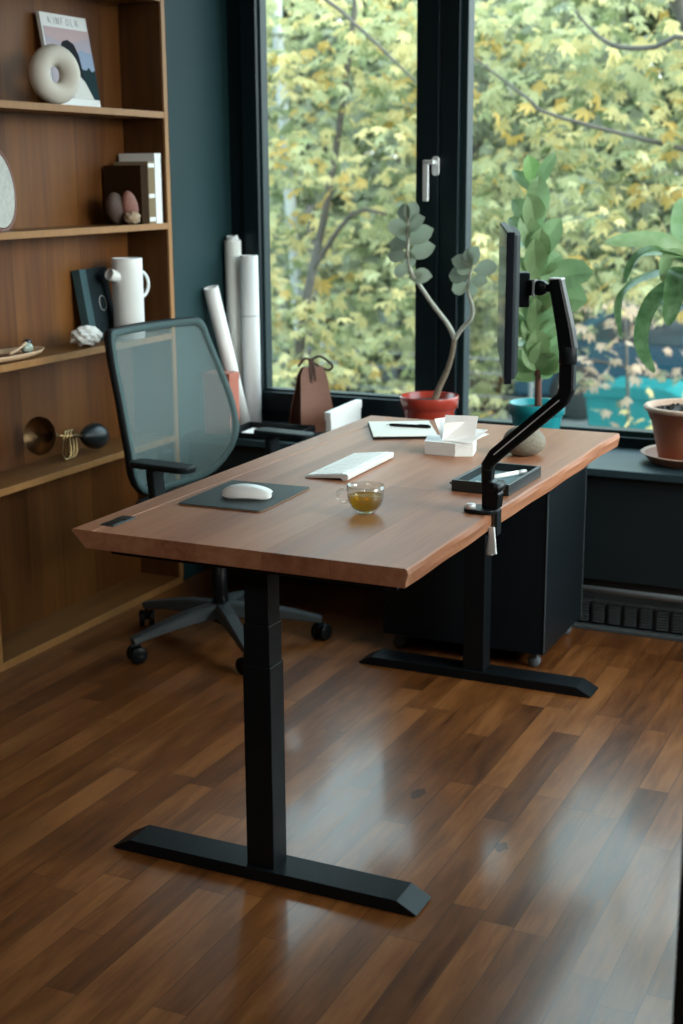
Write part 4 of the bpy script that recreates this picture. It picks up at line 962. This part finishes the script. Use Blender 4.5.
# ------------------------------------------------------------------ outside
GZ = -1.3
b = MB(); b.box((-40, 2.6, GZ - .1), (30, 60, GZ)); o = b.build('ground', M['ground']); struct(o)
def tree(name, x, y, trunk_pts, tr, vol, nclus, per, size, mix, label, bark='outbark', branches=(), seed=1, group='autumn trees outside the window', kinds=None):
    e = empty(name, (x, y, GZ), label, 'tree', group); inv = T(-x, -y, -GZ); rnd = random.Random(seed)
    b = MB(); b.tube(trunk_pts, tr, 10, sub=4); b.xf(inv); b.build('trunk', M[bark], e)
    for bp, br in branches:
        b = MB(); b.tube(bp, br, 8, sub=3); b.xf(inv); b.build('branch', M['outbark'], e)
    cols = list(mix); wts = [mix[c] for c in cols]; b = MB()
    (x0, x1), (y0, y1), (z0, z1) = vol
    for c in range(nclus):
        cx, cy, cz = rnd.uniform(x0, x1), rnd.uniform(y0, y1), rnd.uniform(z0, z1)
        base = rnd.choices(range(len(cols)), wts)[0]
        sl = rnd.uniform(-.6, .3); sa = rnd.uniform(0, 6.28)
        for k in range(per):
            mi = base if rnd.random() < .7 else rnd.choices(range(len(cols)), wts)[0]
            ox, oy = rnd.gauss(0, size * 1.7), rnd.gauss(0, size * 1.3)
            p = Vector((cx + ox, cy + oy, cz + sl * (ox * math.cos(sa) + oy * math.sin(sa)) + rnd.gauss(0, size * .45)))
            yaw = rnd.uniform(0, 6.28); pit = rnd.gauss(-.5, .35); L = size * rnd.uniform(.7, 1.25)
            fw = Vector((math.cos(yaw) * math.cos(pit), math.sin(yaw) * math.cos(pit), math.sin(pit))); up = Vector((rnd.gauss(0, .3), rnd.gauss(-.25, .3), 1)); up = (up - fw * up.dot(fw)).normalized(); sd = fw.cross(up)
            for a, ll in ((0, 1), (.62, .88), (-.62, .88), (1.3, .6), (-1.3, .6)):
                dd = (fw * math.cos(a) + sd * math.sin(a)); s2 = dd.cross(up); tip = p + dd * L * ll - up * (L * ll * .22); w = L * ll * .17
                mid = p + dd * L * ll * .58
                b.add([p, mid + s2 * w - up * .1 * w, tip, mid - s2 * w - up * .1 * w], [(0, 1, 2, 3)], mi)
    b.xf(inv); f = b.build('foliage', [AUT[c] for c in cols], e); f['kind'] = 'stuff'
    return e
tree('autumn_tree', -2.9, 6.6, [(-2.9, 6.6, GZ), (-2.8, 6.6, .3), (-2.55, 6.6, 1.4), (-2.4, 6.7, 2.6), (-2.3, 6.7, 3.4)], [.045, .035, .025, .02, .012], ((-3.6, -1.6), (6., 7.2), (-.2, 2.75)), 150, 12, .098,
     {'pale': 4, 'yellow': 4, 'gold': 1.5, 'green': 1.5}, 'yellow-green autumn tree filling the left window pane', 'outbark',
     [([(-2.35, 6.6, 3.0), (-2.196, 5.7, 2.566), (-2.05, 5.7, 2.416), (-1.802, 5.7, 2.205), (-1.543, 5.7, 1.974)], [.02, .013, .012, .009, .005]), ([(-2.7, 6.6, .8), (-2.3, 6.4, 1.2), (-2.0, 6.3, 1.2)], [.02, .015, .008])], 11)
tree('autumn_tree', -.6, 6.2, [(.9, 6.2, GZ), (.8, 6.2, .6), (.4, 6.2, 1.8), (-.1, 6.3, 2.3), (-.3, 6.4, 2.8)], [.10, .08, .06, .05, .03], ((-1.75, .5), (5.8, 7.2), (.62, 2.7)), 160, 12, .095,
     {'pale': 4.5, 'yellow': 3.5, 'gold': 1, 'green': 1.2, 'grey': .8}, 'pale yellow autumn tree behind the right window pane', 'outbark',
     [([(.4, 6.2, 1.9), (.044, 5.7, 2.162), (-.144, 5.7, 2.124), (-.339, 5.7, 2.132), (-.465, 5.7, 2.196), (-.6, 5.7, 2.33)], [.03, .015, .014, .014, .010, .006]), ([(-1.219, 5.7, 2.125), (-1.052, 5.7, 2.008), (-.85, 5.7, 1.864), (-.669, 5.75, 1.761), (.3, 6.2, 1.5)], [.005, .007, .009, .010, .016])], 12)
tree('grey_green_tree', -4.2, 9.4, [(-4.3, 9.4, GZ), (-4.2, 9.4, -.4), (-4.28, 9.4, .95), (-4.4, 9.4, 2.6), (-4.4, 9.4, 3.6)], [.07, .06, .055, .05, .03], ((-5.4, -2.3), (9., 11.), (-.7, 3.1)), 220, 11, .135,  # mostly grey-green leaves
     {'grey': 4, 'green': 3, 'pale': 2, 'yellow': .8}, 'grey-green tree with pale leaning trunk behind the left pane', 'outbarkpale', [([(-4.03, 9.3, GZ), (-4.03, 9.3, 0.2), (-4.05, 9.3, 1.2)], [.05, .05, .04])], 13)
tree('grey_green_tree', -2.75, 9.6, [(-2.75, 9.8, GZ), (-2.75, 9.8, .5), (-2.6, 9.8, 2.0), (-2.4, 9.8, 3.3)], [.10, .08, .06, .03], ((-3., .6), (9., 10.6), (.55, 3.1)), 220, 11, .135,
     {'grey': 3, 'green': 3, 'pale': 2.5, 'yellow': 1.5}, 'grey-green tree farther off behind the right pane', 'outbark', (), 14)
tree('distant_tree', -5., 14, [(-5., 14, GZ), (-5, 14, 1), (-5.2, 14, 3.)], [.16, .13, .05], ((-9, -3.2), (13, 15), (-1.2, 5.0)), 520, 10, .27, {'grey': 3, 'dark': 2.5, 'green': 2.5, 'pale': 1}, 'distant dark green tree behind the left pane', 'outbark', (), 15)
tree('distant_tree', -1.6, 14.5, [(-1.6, 16, GZ), (-1.6, 16, 1), (-1.8, 16, 3.)], [.16, .13, .05], ((-4.5, 1.6), (15.2, 16.8), (.3, 5.0)), 450, 10, .27, {'grey': 3, 'dark': 2.5, 'green': 2.5, 'pale': 1}, 'distant dark green tree beyond the dark blue parked car', 'outbark', (), 16)
tree('far_tree', -9.5, 21, [(-9.5, 21, GZ), (-9.5, 21, 1), (-9.6, 21, 4.)], [.25, .2, .08], ((-14, -5.), (20.5, 22), (-1.1, 6.8)), 420, 9, .42, {'grey': 3, 'green': 2, 'dark': 1, 'pale': 2}, 'far broad hazy tree closing the view in the left pane', 'outbark', (), 18)
tree('far_tree', -3., 21.5, [(-3, 21.5, GZ), (-3, 21.5, 1), (-3.1, 21.5, 4.)], [.25, .2, .08], ((-5.5, 3.), (20.5, 22.5), (.6, 6.8)), 360, 9, .42, {'grey': 3, 'green': 2, 'dark': 1, 'pale': 2}, 'far broad hazy tree closing the view in the right pane', 'outbark', (), 19)
tree('small_copper_tree', -.75, 8.2, [(-.75, 8.2, GZ), (-.8, 8.2, -.3), (-.85, 8.2, .4)], [.014, .012, .008], ((-1.25, -.45), (8., 8.5), (-.45, .55)), 15, 9, .10, {'pink': 4, 'yellow': 1, 'grey': 1}, 'small peach-leaved tree low behind the right pane', 'outbark', [([(-1.9, 8.3, .0), (-1.2, 8.3, .05), (-.5, 8.3, -.05)], [.008, .012, .014])], 17)
# container, car, fence, low building
cn = empty('rubbish_container', (-1.42, 11.4, GZ), 'teal rubbish container on the street seen low in the right pane', 'container')
b = MB(); b.prism([(-.42, .1), (.42, .1), (.48, .62), (-.48, .62)], -.35, .35, 1, .01); b.build('body', M['dumpster'], cn)
b = MB(); b.prism([(-.50, .62), (.50, .62), (.50, .66), (.3, .74), (-.3, .74), (-.50, .66)], -.37, .37, 1, .008); b.build('lid', M['dumpster'], cn)
for sx in (-.33, .33):
    for sy in (-.25, .25):
        b = MB(); b.lathe([(0, -.03), (.06, -.03), (.06, .03), (0, .03)], 14, 0, T(sx, sy, .06) @ RX(PI / 2)); b.build('wheel', M['tyre'], cn)
def car(x, y, rz, mat, label):
    e = empty('parked_car', (x, y, GZ), label, 'car', rz=rz)
    pf_ = [(-2.1, .25), (2.1, .25), (2.15, .55), (2.0, .78), (1.1, .86), (.55, 1.32), (-.9, 1.36), (-1.6, .95), (-2.1, .88), (-2.15, .5)]
    b = MB(); b.prism(pf_, -.85, .85, 1, .06); b.build('body', mat, e)
    for sy in (-1, 1):
        b = MB(); b.prism([(.98, .89), (.52, 1.25), (-.15, 1.28), (-.15, .89)], sy * .852, sy * .862, 1); b.prism([(-.22, .89), (-.22, 1.28), (-.88, 1.29), (-1.4, .95)], sy * .852, sy * .862, 1); b.build('side_window', M['carglass'], e)
        for sx in (-1.35, 1.35):
            b = MB(); b.lathe([(0, -.1), (.28, -.1), (.32, -.07), (.32, .07), (.28, .1), (0, .1)], 24, 0, T(sx, sy * .78, .32) @ RX(PI / 2)); b.build('wheel', M['tyre'], e)
    return e
car(-1.35, 14.2, math.radians(8), M['carpaint'], 'dark blue parked car on the street behind the teal container')
car(-6.2, 17.5, math.radians(4), plain('pale_car_paint', (.35, .42, .45), .25), 'pale parked car far down the street behind the left pane')
bl = empty('street_building', (-2., 24, GZ), 'long grey-blue street building beyond the trees', 'building')
b = MB(); b.box((-16, 0, 0), (8, 5, 1.35)); b.build('wall', M['shed'], bl)
b = MB(); b.prism([(-.4, 1.35), (5.4, 1.35), (2.5, 2.3)], -16.3, 8.3, 0); b.build('roof', M['shedroof'], bl)
for k in range(9):
    b = MB(); b.box((-15 + k * 2.5, -.04, .45), (-13.6 + k * 2.5, .01, 1.1)); b.build('window', M['carglass'], bl)
fe = empty('wire_fence', (-3.3, 8.6, GZ), 'thin wire fence crossing behind the left window pane', 'fence')
for z in (.98, 1.17, 1.29):
    b = MB(); b.tube([(-2.2, 0, z + .02), (1.6, 0, z - .02)], .008, 6); b.build('wire', M['wire'], fe)
for x in (-2.2, -.3, 1.6):
    b = MB(); b.tube([(x, 0, 0), (x, 0, 1.4)], .02, 8); b.build('post', M['wire'], fe)

# ------------------------------------------------------------------ light
wd = D.worlds.new('sky'); SC.world = wd; wd.use_nodes = True; nt = wd.node_tree; N, L = nt.nodes, nt.links
bgn = N['Background']; geo = N.new('ShaderNodeTexCoord'); sp_ = N.new('ShaderNodeSeparateXYZ'); L.new(geo.outputs['Generated'], sp_.inputs[0])
cr = N.new('ShaderNodeValToRGB'); e = cr.color_ramp.elements
e[0].position = 0.; e[0].color = (.30, .34, .35, 1); e[1].position = 1.; e[1].color = (.62, .84, .95, 1)
k = e.new(.03); k.color = (.95, 1., 1., 1); k = e.new(.38); k.color = (.66, .90, .98, 1)
L.new(sp_.outputs[2], cr.inputs[0]); L.new(cr.outputs[0], bgn.inputs[0]); bgn.inputs[1].default_value = 3.2
def area(name, loc, rot, sx, sy, power, col=(1, 1, 1), portal=False):
    l = D.lights.new(name, 'AREA'); l.shape = 'RECTANGLE'; l.size = sx; l.size_y = sy; l.energy = power; l.color = col
    if portal: l.cycles.is_portal = True
    o = D.objects.new(name, l); COL.objects.link(o); o.location = loc; o.rotation_euler = rot; return o
sl = D.lights.new('hazy_sun', 'SUN'); sl.energy = 5.2; sl.angle = math.radians(50); sl.color = (1., .94, .85)
so = D.objects.new('hazy_sun', sl); COL.objects.link(so)
so.rotation_euler = Vector((-1, .16, -.50)).to_track_quat('-Z', 'Y').to_euler()
area('added_fill_light', (.9, -2.3, 2.78), (math.radians(25), 0, 0), 1.4, .5, 18, (1., .93, .84))  # added unseen fill behind the camera, brightens the desk's front edge
area('window_portal', (.9, 2.46, 1.58), (-PI / 2, 0, 0), 3.7, 2.1, 1, portal=True)
area('side_window_portal', (XR + .14, .95, 1.8), (0, PI / 2, 0), 1.6, 1.9, 1, portal=True)

# ------------------------------------------------------------------ camera
cam = D.cameras.new('camera'); co = D.objects.new('camera', cam); COL.objects.link(co); SC.camera = co
R_ = Vector((0.90580553, 0.42365214, -0.00593361)); U_ = Vector((-0.0941284, 0.21486985, 0.97209608)); F_ = Vector((-0.41310554, 0.87997149, -0.23450799))
m = Matrix((( R_.x, U_.x, -F_.x, 1.67962), (R_.y, U_.y, -F_.y, -2.26737), (R_.z, U_.z, -F_.z, 1.43863), (0, 0, 0, 1)))
co.matrix_world = m
cam.sensor_fit = 'VERTICAL'; cam.sensor_height = 36; cam.lens = 1386.72 / 1024 * 36
cam.clip_start = .05; cam.clip_end = 200
cam.dof.use_dof = True; cam.dof.focus_distance = 3.15; cam.dof.aperture_fstop = 3.6
SC.view_settings.view_transform = 'Standard'; SC.view_settings.look = 'None'; SC.view_settings.gamma = 1.
SC.view_settings.use_curve_mapping = False
SC.view_settings.exposure = .8
